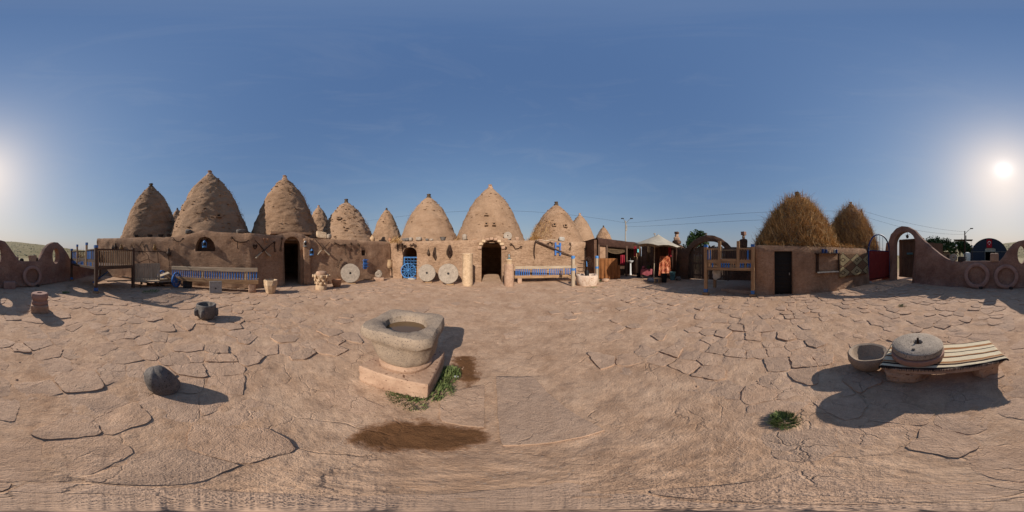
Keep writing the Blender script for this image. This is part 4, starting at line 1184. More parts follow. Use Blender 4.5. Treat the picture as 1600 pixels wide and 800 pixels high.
# ---------------------------------------------------------------- raised railed platforms
def platform(A, B, depth, label, tall, long_, seed):
    """A to B is the open front edge on the ground; the bed runs back by depth to its local +Y."""
    A, B = Vector(A), Vector(B); v = B - A; L = v.length; an = math.atan2(v.y, v.x)
    o = thing('raised_bed', label, 'platform', (A.x, A.y, 0), an)
    rnd = random.Random(seed); W_ = 'dwood_' if tall else 'wood_'; zp = .69 * h; zt = 1.19 * h; D = depth
    for (x, y) in ((0, 0), (L, 0), (0, D), (L, D)):
        lg = part('post', MB().box((x, y, zt * .5 + .06), (.125, .125, zt + .04)).jitter(.012, 3, x + y), W_ + 'z', o, False, .008)
        if y: continue
        part('blue_foot', MB().box((x, y, .17), (.137, .137, .13)), 'blue_z', lg, False)
        part('foot_block', MB().rock((x, y, .04), (.26, .22, .10), seed + x, 8, 4, .08), 'wood_x', lg)
        part('blue_cap', MB().box((x, y, zt + .10), (.14, .14, .10)), 'blue_z', lg, False)
    # frame, deck boards
    for (y, hz) in ((0, .13), (D, .13)): part('bed_rail', MB().box((L / 2, y, zp - .02), (L + .14, .08, .11)).jitter(.01, 3), W_ + 'x', o, False, .006)
    for x in (0, L): part('bed_rail', MB().box((x, D / 2, zp - .02), (.07, abs(D), .13)), W_ + 'y', o, False, .006)
    nb = max(5, int(abs(D) / .16))
    for k in range(nb): part('deck_board', MB().box((L / 2, (k + .5) * D / nb, zp + .05 + rnd.uniform(0, .006)), (L - .02, abs(D) / nb - .015, .03)), W_ + 'x', o, False)
    # front: short slats, broad plank, upper slats, tall posts of the entry
    e0, e1 = L * .30, L * .70
    part('front_plank', MB().box((L / 2, -.012, zp + .28), (L - .1, .035, .19)).jitter(.008, 3), W_ + 'x', o, False, .005)
    ns = int(L / .095)
    for k in range(ns):
        x = .09 + k * (L - .18) / (ns - 1)
        part('short_slat', MB().box((x, 0, zp + .115), (rnd.uniform(.04, .055), .022, .19)), 'blue_z' if rnd.random() < .55 else 'wood_z', o, False)
        if x < e0 - .05 or x > e1 + .05:
            part('slat', MB().box((x, 0, zp + .35 + (zt - zp - .40) / 2), (rnd.uniform(.045, .065), .022, zt - zp - .38)), 'blue_z' if rnd.random() < (.45 if not tall else .75) else 'dwood_z', o, False)
    for (a_, b_) in ((0, e0), (e1, L)): part('top_rail', MB().box(((a_ + b_) / 2, 0, zt - .02), (b_ - a_ + .04, .06, .06)).jitter(.008, 3), W_ + 'x', o, False, .005)
    for x in (e0, e1):
        tp = part('entry_post', MB().box((x, -.01, (zp + zt + .28) / 2), (.115, .075, zt + .28 - zp)).jitter(.01, 3, x), 'wood_z', o, False, .008)
        if tall: part('blue_cap', MB().box((x, -.01, zt + .28), (.125, .09, .12)), 'blue_z', tp, False)
        part('blue_brace', MB().bar((x, -.06, zp + .50), (x - .09, -.06, zp + .24), .035).bar((x, -.06, zp + .50), (x + .09, -.06, zp + .24), .035), 'blue_z', tp, False)
    # sides and back: plain close slats
    for x in (0, L):
        part('top_rail', MB().box((x, D / 2, zt - .02), (.06, abs(D), .06)), W_ + 'y', o, False, .005)
        m_ = int(abs(D) / .11)
        for k in range(1, m_): part('slat', MB().box((x, k * D / m_, (zp + zt) / 2 + .02), (.024, .045, zt - zp - .06)), 'wood_z', o, False)
    part('top_rail', MB().box((L / 2, D, zt - .02), (L, .06, .06)), W_ + 'x', o, False, .005)
    m_ = int(L / .10)
    for k in range(1, m_): part('slat', MB().box((k * L / m_, D, (zp + zt) / 2 + .02), (.045, .022, zt - zp - .06)), 'dwood_z', o, False)
    return o
platform(G(1176, 463), G(1103, 460), -1.35, 'raised wooden sleeping platform with blue slats beside the black door house', False, False, 3)
platform(pol(150, 4.31 * h), pol(112, 6.48 * h), -1.9, 'long raised wooden platform with blue railings and blue capped posts by the cart', True, True, 5)
tag(MB().bar(G(146, 452) + Vector((0, 0, .33)), G(168, 441) + Vector((0, 0, .62)), .07, .05).build('blue_beam', 'blue_z', None, False), 'blue painted beam leaning at a slant on platform post', 'beam')
# stone step before the arched gate
mb = MB(); pp = [G(1127, 455), G(1174, 459), G(1174, 441), G(1139, 440)]
mb.add([(q.x, q.y, -.05) for q in pp] + [(q.x, q.y, .11) for q in pp], [(0, 3, 2, 1), (4, 5, 6, 7), (0, 1, 5, 4), (1, 2, 6, 5), (2, 3, 7, 6), (3, 0, 4, 7)])
tag(mb.build('stone_step', 'slab', None, False, bevel=.02), 'low flat stone step under the raised platform', 'step')

# ---------------------------------------------------------------- benches with blue spindles
def bench(A, B, z0, z1, hb, ht, n, label, brown, seed, dep=.34):
    A, B = Vector(A), Vector(B); v = B - A; L = v.length; an = math.atan2(v.y, v.x); rnd = random.Random(seed)
    o = thing('bench', label, 'bench', (A.x, A.y, 0), an)
    part('bottom_rail', MB().box((L / 2, 0, z0 + hb / 2), (L, .09, hb)).jitter(.02, 1.4, seed), 'wood_x', o, False, .01)
    part('top_rail', MB().box((L / 2, 0, z1 - ht / 2), (L * .985, .10, ht)).jitter(.02, 1.4, seed + 2), 'gwood_x', o, False, .01)
    part('seat_board', MB().box((L / 2, dep * .55, z0 + hb * .8), (L * .98, dep, .04)), 'wood_x', o, False, .005)
    part('rear_rail', MB().box((L / 2, dep + .05, z0 + hb / 2), (L, .08, hb)), 'wood_x', o, False)
    zz = (z0 + hb, z1 - ht)
    for k in range(n):
        x = .08 + k * (L - .16) / (n - 1) + rnd.uniform(-.006, .006)
        if brown == 'gaps' and k % 9 == 8: continue
        a_ = (zz[1] - zz[0]); r_ = .030
        sp = part('spindle', MB().lathe([(r_ * .8, zz[0] - .02), (r_, zz[0] + a_ * .12), (r_ * .9, zz[0] + a_ * .3), (r_ * 1.15, zz[0] + a_ * .5), (r_ * .9, zz[0] + a_ * .7), (r_, zz[0] + a_ * .88), (r_ * .8, zz[1] + .02)], 8, Matrix.Translation((x, 0, 0))), 'gwood_z' if (brown == 'few' and k in (14, 31)) else 'blue_z', o)
    return o
bench(pol(268, 5.2 * h), pol(404, 4.38 * h), .24 * h, .675 * h, .12 * h, .105 * h, 36, 'long wooden bench with bright blue spindles before the niche wall', 'few', 1)
bench(pol(804, 6.0 * h), pol(901, 6.5 * h), .17 * h, .62 * h, .11 * h, .10 * h, 34, 'wooden bench with light blue spindles between pedestal column and trough post', 'gaps', 2)
for (px, py, dm, mat, sd, lb) in ((293, 450.5, (.36 * h * .8, .3, .25 * h), 'dark', 2, 'dark squared stone carrying the bench beside the cart wheel'), (394, 457, (.20 * h, .35, .27 * h), 'pinkstone', 3, 'rough tan stone carrying the door end of the bench'),
                                  (812, 443, (.16 * h, .3, .19 * h), 'pinkstone', 4, 'rough stone under the light blue bench beside the pedestal column'), (896, 438, (.2 * h, .4, .17 * h), 'pinkstone', 5, 'low stone under the light blue bench by the trough post')):
    stone('support_block', lb, 'stone', G(px, py) * 1.02, back(px), dm, mat, sd, 8, .07)
c = G(337, 458)
o = thing('stone_sink', 'pale squared stone sink with round drain standing under the blue bench', 'sink', c, back(337))
s_ = .165 * h; tl = Matrix.Translation((0, .03, s_ * .98)) @ Matrix.Rotation(R(-8), 4, 'X')
for (x, z, sx, sz_) in ((0, .86 * s_, 2 * s_, .26 * s_), (0, -.86 * s_, 2 * s_, .26 * s_), (-.86 * s_, 0, .26 * s_, 1.46 * s_), (.86 * s_, 0, .26 * s_, 1.46 * s_)):
    b = MB().box((x, 0, z), (sx, .16, sz_)); b.v = [tuple(tl @ Vector(q)) for q in b.v]; part('rim', b, 'concrete', o, False, .012)
b = MB().lathe([(.1 * s_, .05), (.3 * s_, .03), (.62 * s_, -.02), (1.04 * s_, -.04), (1.04 * s_, .07), (.1 * s_, .07)], 4, tl @ Matrix.Rotation(R(90), 4, 'X') @ Matrix.Rotation(R(45), 4, 'Z'))
part('bowl', b, 'concrete', o, False)
part('drain', MB().lathe([(.16 * s_, 0), (.16 * s_, .04), (0, .04)], 14, tl @ Matrix.Translation((0, -.03, -.05)) @ Matrix.Rotation(R(90), 4, 'X')), 'black', o)

# ---------------------------------------------------------------- old cart
def wheel_parts(o, rad, mat, n=12, width=.07, m=None, rim_t=.07, name='wheel'):
    m = m or Matrix.Identity(4)                 # wheel in the local XZ plane, axle along Y
    mb = MB(); N = 40; sec = [(1, -.5), (1, .5), (1 - rim_t / rad, .5), (1 - rim_t / rad, -.5)]
    for k in range(N):
        t = 2 * PI * k / N
        for (r_, y) in sec: mb.v.append(tuple(m @ Vector((rad * r_ * math.cos(t), y * width, rad * r_ * math.sin(t)))))
    for k in range(N):
        for i in range(4): l = (k + 1) % N; j = (i + 1) % 4; mb.f.append((k * 4 + i, l * 4 + i, l * 4 + j, k * 4 + j))
    wh = part(name, mb, mat, o, False)
    part('hub', MB().lathe([(0, -.11), (.05, -.11), (.085, -.04), (.085, .04), (.05, .11), (0, .11)], 14, m @ Matrix.Rotation(R(90), 4, 'X')), mat, wh)
    for k in range(n):
        t = 2 * PI * k / n; e = rad - rim_t * .5
        part('spoke', MB().bar(m @ Vector((.05 * math.cos(t), 0, .05 * math.sin(t))), m @ Vector((e * math.cos(t), 0, e * math.sin(t))), .035, .03), mat, wh, False)
    return wh
P = pol(229, 5.05 * h); ra = back(229)
o = thing('cart', 'old wooden cart with plank box, iron hoops and blue spoked wheels', 'cart', P, ra)
u = 5.05 * h * .003927                           # metres for one step of bearing at the cart
zf = lambda y: Z(y, 5.05 * h)
rnd = random.Random(4)
for k in range(11):                              # the slatted head of the box
    x = (-19 + k * 3.65) * u
    part('plank', MB().box((x + 1.8 * u, 0, (zf(412 - .2 * k + rnd.uniform(-.5, .5)) + zf(438)) / 2), (3.4 * u, .03, zf(412) - zf(438))).jitter(.006, 5, k), 'gwood_z', o, False)
part('cross_batten', MB().box((0, .03, zf(417)), (40 * u, .04, .05)).box((0, .03, zf(434)), (40 * u, .04, .05)), 'dwood_x', o, False)
bed = MB().box((8 * u, .55, zf(440)), (56 * u, 1.1, .06)); part('bed_board', bed, 'gwood_x', o, False)
part('seat_board', MB().box((26 * u, .3, zf(431)), (22 * u, .7, .035), Matrix.Rotation(R(-20), 3, 'Y')), 'gwood_x', o, False)
part('side_board', MB().bar((20 * u, .02, zf(438)), (54 * u, .02, zf(436)), .12, .05), 'wood_x', o, False)
part('axle', MB().bar((0, .5, zf(447)), (50 * u, .5, zf(444)), .09).bar((-8 * u, .5, zf(446)), (-8 * u, .9, zf(446)), .08), 'dwood_x', o, False)
part('undercarriage', MB().bar((-6 * u, .15, zf(441)), (20 * u, .5, zf(449)), .06).bar((6 * u, .8, zf(441)), (30 * u, .4, zf(450)), .06).bar((10 * u, .2, zf(445)), (40 * u, .3, zf(445)), .07), 'dwood_x', o, False)
part('prop_leg', MB().tube([(-9 * u, -.05, zf(440)), (-9 * u, -.05, .0)], .022, 8), 'iron', o)
part('shaft', MB().bar((-19 * u, .1, zf(438)), (-62 * u, -.1, zf(440)), .07, .06).bar((-19 * u, .5, zf(438)), (-40 * u, .3, zf(434)), .07, .06), 'gwood_x', o, False)
hoop = [(-19 * u, .02, zf(438)), (-19.5 * u, .02, zf(395)), (-19 * u, .02, zf(392.5)), (16 * u, .02, zf(393)), (17.5 * u, .02, zf(395)), (18.5 * u, .02, zf(412)), (19 * u, .02, zf(438))]
part('hoop', MB().tube(hoop, .016, 6), 'iron', o)
hp = [(16 * u, .05, zf(393)), (24 * u, .1, zf(392.5)), (31 * u, .15, zf(395)), (35 * u, .2, zf(401)), (37 * u, .25, zf(410)), (38 * u, .3, zf(420))]
part('hoop', MB().tube(hp, .014, 6), 'iron', o)
part('hoop', MB().tube([(-14 * u, .4, zf(393)), (-2 * u, .5, zf(394)), (3 * u, .5, zf(400)), (5 * u, .55, zf(412))], .014, 6), 'iron', o)
part('brace', MB().tube([(-14 * u, .1, zf(411)), (3 * u, .3, zf(405)), (17 * u, .1, zf(412))], .012, 6), 'iron', o)
wm = Matrix.Translation((47 * u, -.05, .385)) @ Matrix.Rotation(R(44), 4, 'Z')
wheel_parts(o, .375, 'blue_z', 12, .07, wm)
wm = Matrix.Translation((28 * u, 1.15, .385)) @ Matrix.Rotation(R(44), 4, 'Z')
wheel_parts(o, .375, 'blue_z', 12, .07, wm)

# ---------------------------------------------------------------- stones and jars along the west and north walls
c = G(423, 458)
o = thing('planter', 'pale octagonal stone trough beside the dark arched doorway', 'planter', c, back(423) + .3)
part('trough', MB().lathe([(0, 0), (.115 * h, 0), (.125 * h, .02 * h), (.165 * h, .15 * h), (.19 * h, .24 * h), (.195 * h, .36 * h), (.185 * h, .37 * h), (.15 * h, .365 * h), (.14 * h, .25 * h), (0, .22 * h)], 8, wob=.012, seed=5), 'limestone', o, False, .015)
part('carved_boss', MB().rock((0, -.17 * h, .25 * h), (.10 * h, .05 * h, .10 * h), 3, 3, 4, .15), 'limestone', o)
c = G(502, 452)
o = thing('carved_capital', 'carved leafy stone capital under a flat round stone by the door pier', 'capital', c, back(502))
part('base_drum', lathed([(0, 0), (.16 * h, 0), (.17 * h, .03 * h), (.165 * h, .12 * h), (.15 * h, .14 * h), (0, .14 * h)], 30, wob=.015), 'limestone', o)
part('bell', lathed([(.14 * h, .12 * h), (.165 * h, .2 * h), (.18 * h, .3 * h), (.22 * h, .40 * h), (.24 * h, .44 * h), (0, .45 * h)], 30, wob=.02, seed=2), 'limestone', o)
for row, (zz, rr, n, sz_) in enumerate(((.2, .17, 8, .075), (.30, .20, 8, .085), (.41, .245, 8, .09))):
    for k in range(n):
        t = 2 * PI * (k + .5 * row) / n
        part('carved_leaf', MB().rock((math.cos(t) * rr * h, math.sin(t) * rr * h, zz * h), (.05 * h, sz_ * h, .09 * h), k, 3, 4, .2, t), 'limestone', o)
part('top_stone', lathed([(0, .44 * h), (.15 * h, .44 * h), (.165 * h, .47 * h), (.15 * h, .53 * h), (.12 * h, .55 * h), (0, .555 * h)], 28, wob=.03, seed=6), 'pinkstone', o)
def pot(px, py, label, prof_, mat, cat='jar', name='clay_jar', z=None, d=None, group=None):
    c = G(px, py) if d is None else pol(px, d)
    o = MB().lathe([(r_ * h, z_ * h) for r_, z_ in prof_], 26, wob=.006, seed=px).build(name, mat, None, True, (c.x, c.y, z or 0), back(px))
    return tag(o, label, cat, group)
pot(526, 448, 'plain round terracotta pot between carved capital and leaning millstone', [(0, 0), (.09, 0), (.13, .06), (.155, .15), (.16, .22), (.15, .245), (.135, .24), (.13, .15), (0, .1)], 'clay', 'pot', 'clay_pot')
def leaning_mill(px, py, rad, label, lean=12):
    c = G(px, py); a = back(px)
    o = thing('millstone', label, 'millstone', c, a)
    M_ = Matrix.Translation((0, .0, .05)) @ Matrix.Rotation(R(-lean), 4, 'X') @ Matrix.Translation((0, 0, rad)) @ Matrix.Rotation(R(90), 4, 'X')
    part('disc', MB().lathe(disc_stone(rad, rad * .115, .15), 44, M_, wob=.012, seed=px, caps=False), 'mill', o)
    part('wedge', MB().rock((.1, -.02, .025), (.42, .2, .07), px, 6, 5, .08), 'wood_x', o)
    part('hole_plug', MB().lathe([(rad * .113, .03), (rad * .113, .1), (0, .1)], 16, M_), 'black', o)  # black plug set back in the hole of the stone
leaning_mill(547.5, 443.5, .345 * h, 'tall grey millstone leaning on the shaded wall beside the terracotta pot')
leaning_mill(667, 441.5, .325 * h, 'grey millstone leaning on sunlit wall next to the blue wheel doorway')
leaning_mill(700.5, 445, .352 * h, 'larger grey millstone leaning on sunlit wall beside the tall column')
c = G(592, 438)
o = thing('spiral_stone', 'coiled pale stone resting on a squared pinkish block in the house corner', 'carved stone', c, back(592))
part('block', MB().rock((0, 0, .06 * h), (.42 * h, .3 * h, .13 * h), 8, 10, 6, .06), 'pinkstone', o)
sp = [(-.02 * h + (.03 + .105 * k / 40) * h * math.cos(k * .36), -.02, .26 * h + (.03 + .105 * k / 40) * h * math.sin(k * .36)) for k in range(41)]
part('coil', MB().tube(sp, [.035 * h + .012 * h * k / 40 for k in range(41)], 8), 'mill', o)
c = G(606, 433)
o = thing('storage_jar', 'big pale clay storage jar on an iron stand in the corner of the houses', 'jar', c, back(606))
part('jar_body', MB().lathe([(r_ * h, z_ * h) for r_, z_ in ((0, .04), (.15, .05), (.14, .15), (.15, .28), (.17, .36), (.20, .42), (.245, .50), (.26, .60), (.25, .72), (.235, .78), (.25, .81), (.245, .83), (.21, .82), (.2, .7), (0, .6))], 32, wob=.012), 'paleclay', o)
part('stand', MB().tube([(.25 * h * math.cos(R(t)), .25 * h * math.sin(R(t)), .42 * h) for t in range(0, 360, 20)], .016, 6, True), 'iron', o)
for t in (45, 135, 225, 315): part('stand_leg', MB().tube([(.25 * h * math.cos(R(t)), .25 * h * math.sin(R(t)), .42 * h), (.27 * h * math.cos(R(t)), .27 * h * math.sin(R(t)), 0)], .016, 6), 'iron', o)
part('stand_foot', MB().box((.16 * h, -.2 * h, .07), (.12, .12, .14)), 'dwood_x', o, False); part('stand_bar', MB().box((-.3 * h, -.1 * h, .09), (.4, .06, .06)), 'dwood_x', o, False)

# blue lattice gate and cart wheel in the small doorway
d, s_ = WB.hit(640.5); p, n = WB.loc(s_, -.12); a = math.atan2(n.x, -n.y)
gw = (b1[1][0] - b1[0][0]); zt = Z(401.5, d); 
o = thing('lattice_gate', 'light blue scrollwork iron gate closing the small arched doorway', 'gate', (p.x, p.y, 0), a)
part('gate_frame', MB().box((-gw / 2 + .03, 0, zt / 2), (.05, .04, zt)).box((gw / 2 - .03, 0, zt / 2), (.05, .04, zt)).box((0, 0, zt - .02), (gw - .11, .04, .05)).box((0, 0, .06), (gw - .11, .04, .05)), 'blue_metal', o, False)
for j in range(7):
    for i in range(4):
        x = (-.5 + (i + .5) / 4) * (gw - .12); z = .12 + (j + .5) * (zt - .2) / 7; r_ = (gw - .12) / 8.3
        part('scroll', MB().tube([(x + r_ * math.cos(R(t)), 0, z + r_ * math.sin(R(t))) for t in range(0, 360, 30)], .009, 5, True), 'blue_metal', o)
c = G(638, 435.5)
o = thing('spoked_wheel', 'bright blue spoked cart wheel leaning at the small arched doorway', 'wheel', c, back(638))
wheel_parts(o, .335 * h, 'blue_metal', 12, .06, Matrix.Translation((0, 0, .03)) @ Matrix.Rotation(R(-9), 4, 'X') @ Matrix.Translation((0, 0, .335 * h)), .055, 'felloe')
stone('door_stone', 'rough stones heaped at the foot of the blue wheel', 'stone', G(643, 437), 0, (.5, .25, .12), 'concrete', 3, 3, .2)

# columns
c = G(730.5, 446)
o = thing('stone_column', 'tall plain pale stone column standing left of the middle doorway', 'column', c)
part('shaft', lathed([(0, -.03), (.172 * h, -.03), (.178 * h, .1 * h), (.176 * h, .5 * h), (.172 * h, 1.0 * h), (.176 * h, 1.03 * h), (.172 * h, 1.075 * h), (.16 * h, 1.085 * h), (0, 1.085 * h)], 36, wob=.012), 'limestone', o)
part('collar', lathed([(.174 * h, 1.02 * h), (.183 * h, 1.035 * h), (.183 * h, 1.07 * h), (.17 * h, 1.083 * h)], 36, wob=.01, caps=False), 'limestone', o)
c = G(795.5, 446.5)
o = thing('pedestal_column', 'short pinkish column pedestal with smaller stone on top, right of the middle doorway', 'column', c)
part('shaft', lathed([(0, -.03), (.165 * h, -.03), (.168 * h, .1 * h), (.165 * h, .48 * h), (.16 * h, .49 * h), (.163 * h, .51 * h), (.16 * h, .72 * h), (.15 * h, .73 * h), (0, .73 * h)], 32, wob=.012, seed=3), 'pinkstone', o)
part('top_stone', lathed([(0, .725 * h), (.10 * h, .73 * h), (.095 * h, .82 * h), (.12 * h, .85 * h), (.12 * h, .885 * h), (.1 * h, .895 * h), (0, .895 * h)], 28, wob=.012, seed=5), 'limestone', o)
o = thing('lantern', 'green grey oil lantern standing on the short pedestal column', 'lantern', (c.x, c.y, .893 * h))
part('tank', lathed([(0, 0), (.07, 0), (.08, .03), (.07, .06), (.04, .07), (0, .07)], 16), 'teal', o)
part('globe', lathed([(.04, .07), (.055, .11), (.05, .16), (.035, .2), (0, .2)], 16), 'steel', o)
part('cap', lathed([(.05, .2), (.045, .23), (.025, .25), (0, .26)], 16), 'teal', o)
part('bail', MB().tube([(-.075, 0, .05), (-.085, 0, .2), (-.05, 0, .31), (0, 0, .34), (.05, 0, .31), (.085, 0, .2), (.075, 0, .05)], .007, 5), 'iron', o)

# posts with blue heads, trough and pump
for (px, py, lb) in ((895.5, 447, 'round wooden post with blue head at the end of the light blue bench'), (932.5, 440.5, 'round wooden post with blue head beside the ochre curtain')):
    c = G(px, py); d = c.length; zt = Z(400, d)
    o = thing('wooden_post', lb, 'post', c)
    part('shaft', lathed([(0, -.05), (.105, -.05), (.10, zt * .5), (.095, zt - .1), (0, zt - .1)], 16, wob=.012, seed=px), 'gwood_z', o)
    part('blue_head', lathed([(.10, zt - .14), (.105, zt - .02), (.08, zt + .01), (0, zt + .015)], 16), 'blue_metal', o)
    part('blue_band', lathed([(.103, zt * .52), (.106, zt * .53), (.106, zt * .59), (.103, zt * .60)], 16, caps=False), 'blue_metal', o)
c = G(917, 447.5) * 1.06
o = thing('stone_trough', 'whitewashed round stone trough standing between the blue headed posts', 'trough', c, back(917))
part('trough', capital(0, [(-.03, .32 * h, 2.2), (.05 * h, .35 * h, 2.4), (.2 * h, .37 * h, 2.8), (.32 * h, .375 * h, 2.8), (.355 * h, .365 * h, 2.8), (.355 * h, .30 * h, 2.6), (.28 * h, .28 * h, 2.4)], amp=.02, seed=4), 'white_stone', o)
o = thing('well_pump', 'rusty iron hoist with chains and levers standing in the white trough', 'pump', (c.x, c.y, .28 * h), back(917))
part('drum', lathed([(0, 0), (.12, 0), (.12, .3), (.09, .36), (0, .36)], 18), 'black', o)
part('mast', MB().tube([(0, 0, .3), (.02, 0, .7), (-.03, 0, 1.0)], .04, 8), 'iron', o)
part('blue_spout', MB().tube([(0, -.05, .55), (-.02, -.06, .85)], .025, 8), 'blue_metal', o)
for k, q in enumerate(([(-.5, 0, .75), (.25, .02, .62)], [(-.5, 0, .5), (-.05, 0, .48)], [(-.48, 0, .3), (-.1, 0, .3)], [(-.15, 0, .9), (-.2, 0, .3)], [(-.3, .02, .85), (.1, 0, .95), (.24, 0, .55)], [(.05, 0, .98), (.3, .02, .72), (.32, 0, .5)])):
    part('lever', MB().tube(q, .02, 6), 'iron', o)
wheel_parts(o, .16, 'iron', 6, .03, Matrix.Translation((.08, -.05, .92)), .025, 'crank_wheel')
stone('field_stone', 'rounded pale stone lying in front of the ochre curtain', 'stone', G(946, 440), .3, (.5, .35, .2), 'pinkstone', 6, 3, .12)
stone('field_stone', 'small stone beside the rounded stone at the curtain foot', 'stone', G(940, 439), .3, (.2, .2, .13), 'dark', 7, 3, .12)
# grit and small stones strewn over the yard
def grit():
    rnd = random.Random(31); mb = MB()
    for _ in range(2600):
        r = 1.5 + 8.3 * rnd.random() ** 1.2; a = rnd.uniform(0, 2 * PI); x, y = r * math.sin(a), r * math.cos(a)
        if x < -4.6 * h or x > 4.0 * h or y > 5.6 * h or y < -4.5 * h: continue
        s = rnd.uniform(.004, .013) * (1.0 if rnd.random() < .95 else 1.8)
        v = [(x + s * rnd.uniform(.6, 1.2) * dx, y + s * rnd.uniform(.6, 1.2) * dy, gz(x, y) + dz * s) for dx, dy, dz in ((1, 0, 0), (0, 1, 0), (-1, 0, 0), (0, -1, 0), (.1, .1, .9))]
        mb.add(v, [(0, 1, 4), (1, 2, 4), (2, 3, 4), (3, 0, 4)])
    o = mb.build('grit', 'slab', ground, False); o['kind'] = 'stuff'
grit()

# ---------------------------------------------------------------- east side: dark wall with arched gate
WE = Wall([(6.1, 6.0), (6.1, .38)])
eW = thing('mud_wall', 'dark mud wall with a wide arched gateway behind the parasol', 'wall')
tE = [(1012, 380), (1030, 381), (1060, 382), (1068, 389), (1075, 383), (1083, 375), (1092, 370), (1103, 367), (1115, 368), (1125, 372), (1135, 379), (1141, 386), (1178, 386)]
eg = arch_hole(WE, 1076, 1138, 376.5, 402)
part('wall', wall_mesh(WE, topsz(WE, tE), [eg], .4, seed=14, amp=.05), 'mud_dark', eW)
rebase(eW, (6.1 * h, 3.2 * h, 0))
s0, s1 = eg[0][0], eg[1][0]; p0, _ = WE.loc(s0, -.2); p1, _ = WE.loc(s1, -.2)
o = thing('picket_gate', 'dark wooden picket gate closing the wide arched gateway', 'gate', ((p0.x + p1.x) / 2, (p0.y + p1.y) / 2, 0), R(-90))
Lg = (p1 - p0).length; rnd = random.Random(6); n_ = 26
for k in range(n_):
    x = (-.5 + (k + .5) / n_) * Lg; zt = 1.26 * h + .12 * h * (1 - (2 * x / Lg) ** 2) + rnd.uniform(-.05, .05)
    part('picket', MB().box((x, 0, zt / 2 + .05), (Lg / n_ - rnd.uniform(.002, .022), .025, zt)), 'dwood_z', o, False)
for z in (.3, 1.0 * h * .7, 1.15 * h): part('gate_rail', MB().box((0, .04, z), (Lg, .05, .09)), 'dwood_x', o, False)

def stack(px, py, dd_, label, cat, rows):   # small stacked ornament on the wall head
    p, a, d = on_wall(WE, px, -.2); o = thing('stone_ornament', label, cat, (p.x, p.y, Z(py, d + .2)), a)
    z = -.04
    for k, (w_, hh_, mat, pw) in enumerate(rows):
        part('stone', MB().rock((0, 0, z + hh_ / 2), (w_, w_ * .8, hh_ + .02), k + px, pw, 5, .10, k * .6), mat, o); z += hh_
stack(1055, 381, 0, 'stack of rough stones like a figure on the dark wall', 'ornament', [(.55, .28, 'mud_dark', 4), (.42, .24, 'pinkstone', 4), (.24, .22, 'pinkstone', 4), (.34, .14, 'mud_dark', 8)])
stack(1161, 386, 0, 'brown stone chimney pot with square red head above the raised platform', 'ornament', [(.45, .5, 'mud_dark', 7), (.16, .26, 'pinkstone', 4), (.30, .2, 'mud_red', 10)])
p, a, d = on_wall(WE, 1103, -.2)
pot(1103, 0, 'small grey pot on the crown of the dark arch', [(0, 0), (.045, 0), (.055, .04), (.05, .075), (.06, .09), (0, .09)], 'basalt', 'pot', 'clay_pot', Z(367.5, d + .2), d + .2)

# ---------------------------------------------------------------- felt roofed stall
sh = thing('market_stall', 'open stall under a dark brown felt roof with ochre curtain side', 'stall')
fx0, fx1, fy = 3.55 * h, 6.0 * h, 6.12 * h
mb = MB(); nx = 30
for j, (yo, z_) in enumerate(((.0, 1.42), (-.02, 1.5), (-.03, 1.62), (-.02, 1.74), (.06, 1.80), (.6, 1.78), (2.2, 1.72))):
    for i in range(nx + 1):
        x = fx0 + (fx1 - fx0) * i / nx
        mb.v.append((x, fy + yo * h + .04 * n3(x * 2, j, 0), z_ * h + .03 * n3(x * 1.4, j * .3, 5) - (.10 * h * i / nx)))
for j in range(6):
    for i in range(nx): q = j * (nx + 1) + i; mb.f.append((q, q + 1, q + nx + 2, q + nx + 1))
fo = part('felt_roof', mb, 'felt', sh); so = fo.modifiers.new('t', 'SOLIDIFY'); so.thickness = .03
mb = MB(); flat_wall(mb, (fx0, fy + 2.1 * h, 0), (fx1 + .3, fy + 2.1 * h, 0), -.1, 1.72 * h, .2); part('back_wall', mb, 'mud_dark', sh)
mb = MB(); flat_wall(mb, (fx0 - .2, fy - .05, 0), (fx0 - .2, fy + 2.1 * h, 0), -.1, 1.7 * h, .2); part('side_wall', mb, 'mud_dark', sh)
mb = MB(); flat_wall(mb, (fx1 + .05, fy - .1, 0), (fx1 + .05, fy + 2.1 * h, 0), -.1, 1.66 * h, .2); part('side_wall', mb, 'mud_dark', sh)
for px in (935.5, 948, 979, 1009):
    a = ang(px); d = fy / math.cos(a); c = pol(px, d)
    part('post', MB().box((c.x, c.y + .03, .75 * h), (.14, .14, 1.5 * h)).jitter(.015, 2, px), 'dwood_z', sh, False)
def stall_x(px): return fy * math.tan(ang(px))
part('mud_panel', MB().box((stall_x(941), fy + .12, 1.15 * h), (.52 * h * .8, .2, .5 * h)).jitter(.03, 2), 'mud', sh)
# valance with sagging folds
mb = MB(); x0, x1 = stall_x(950), stall_x(978); nx, nz = 40, 10
for j in range(nz + 1):
    for i in range(nx + 1):
        t = i / nx; sag = .10 * h * math.sin(PI * t) * j / nz
        mb.v.append((x0 + (x1 - x0) * t, fy + .12 + .025 * math.sin(j * 2.4) + .02 * n3(t * 5, j, 1), 1.42 * h - j / nz * .22 * h - sag))
for j in range(nz):
    for i in range(nx): q = j * (nx + 1) + i; mb.f.append((q, q + 1, q + nx + 2, q + nx + 1))
part('valance', mb, 'cloth_stripe', sh)
for k in range(6):
    x = stall_x(992.5) + k * (stall_x(1008) - stall_x(992.5)) / 5
    part('bamboo_pole', MB().tube([(x, fy + .1, .95 * h), (x, fy + .1, 1.42 * h)], .055, 8), 'wood_z', sh)
part('mud_panel', MB().rock(((stall_x(996) + stall_x(1009)) / 2, fy + .12, .45 * h), (stall_x(1009) - stall_x(996), .25, 1.02 * h), 4, 9, 7, .06), 'mud', sh)
rebase(sh, (4.8 * h, 7 * h, 0))
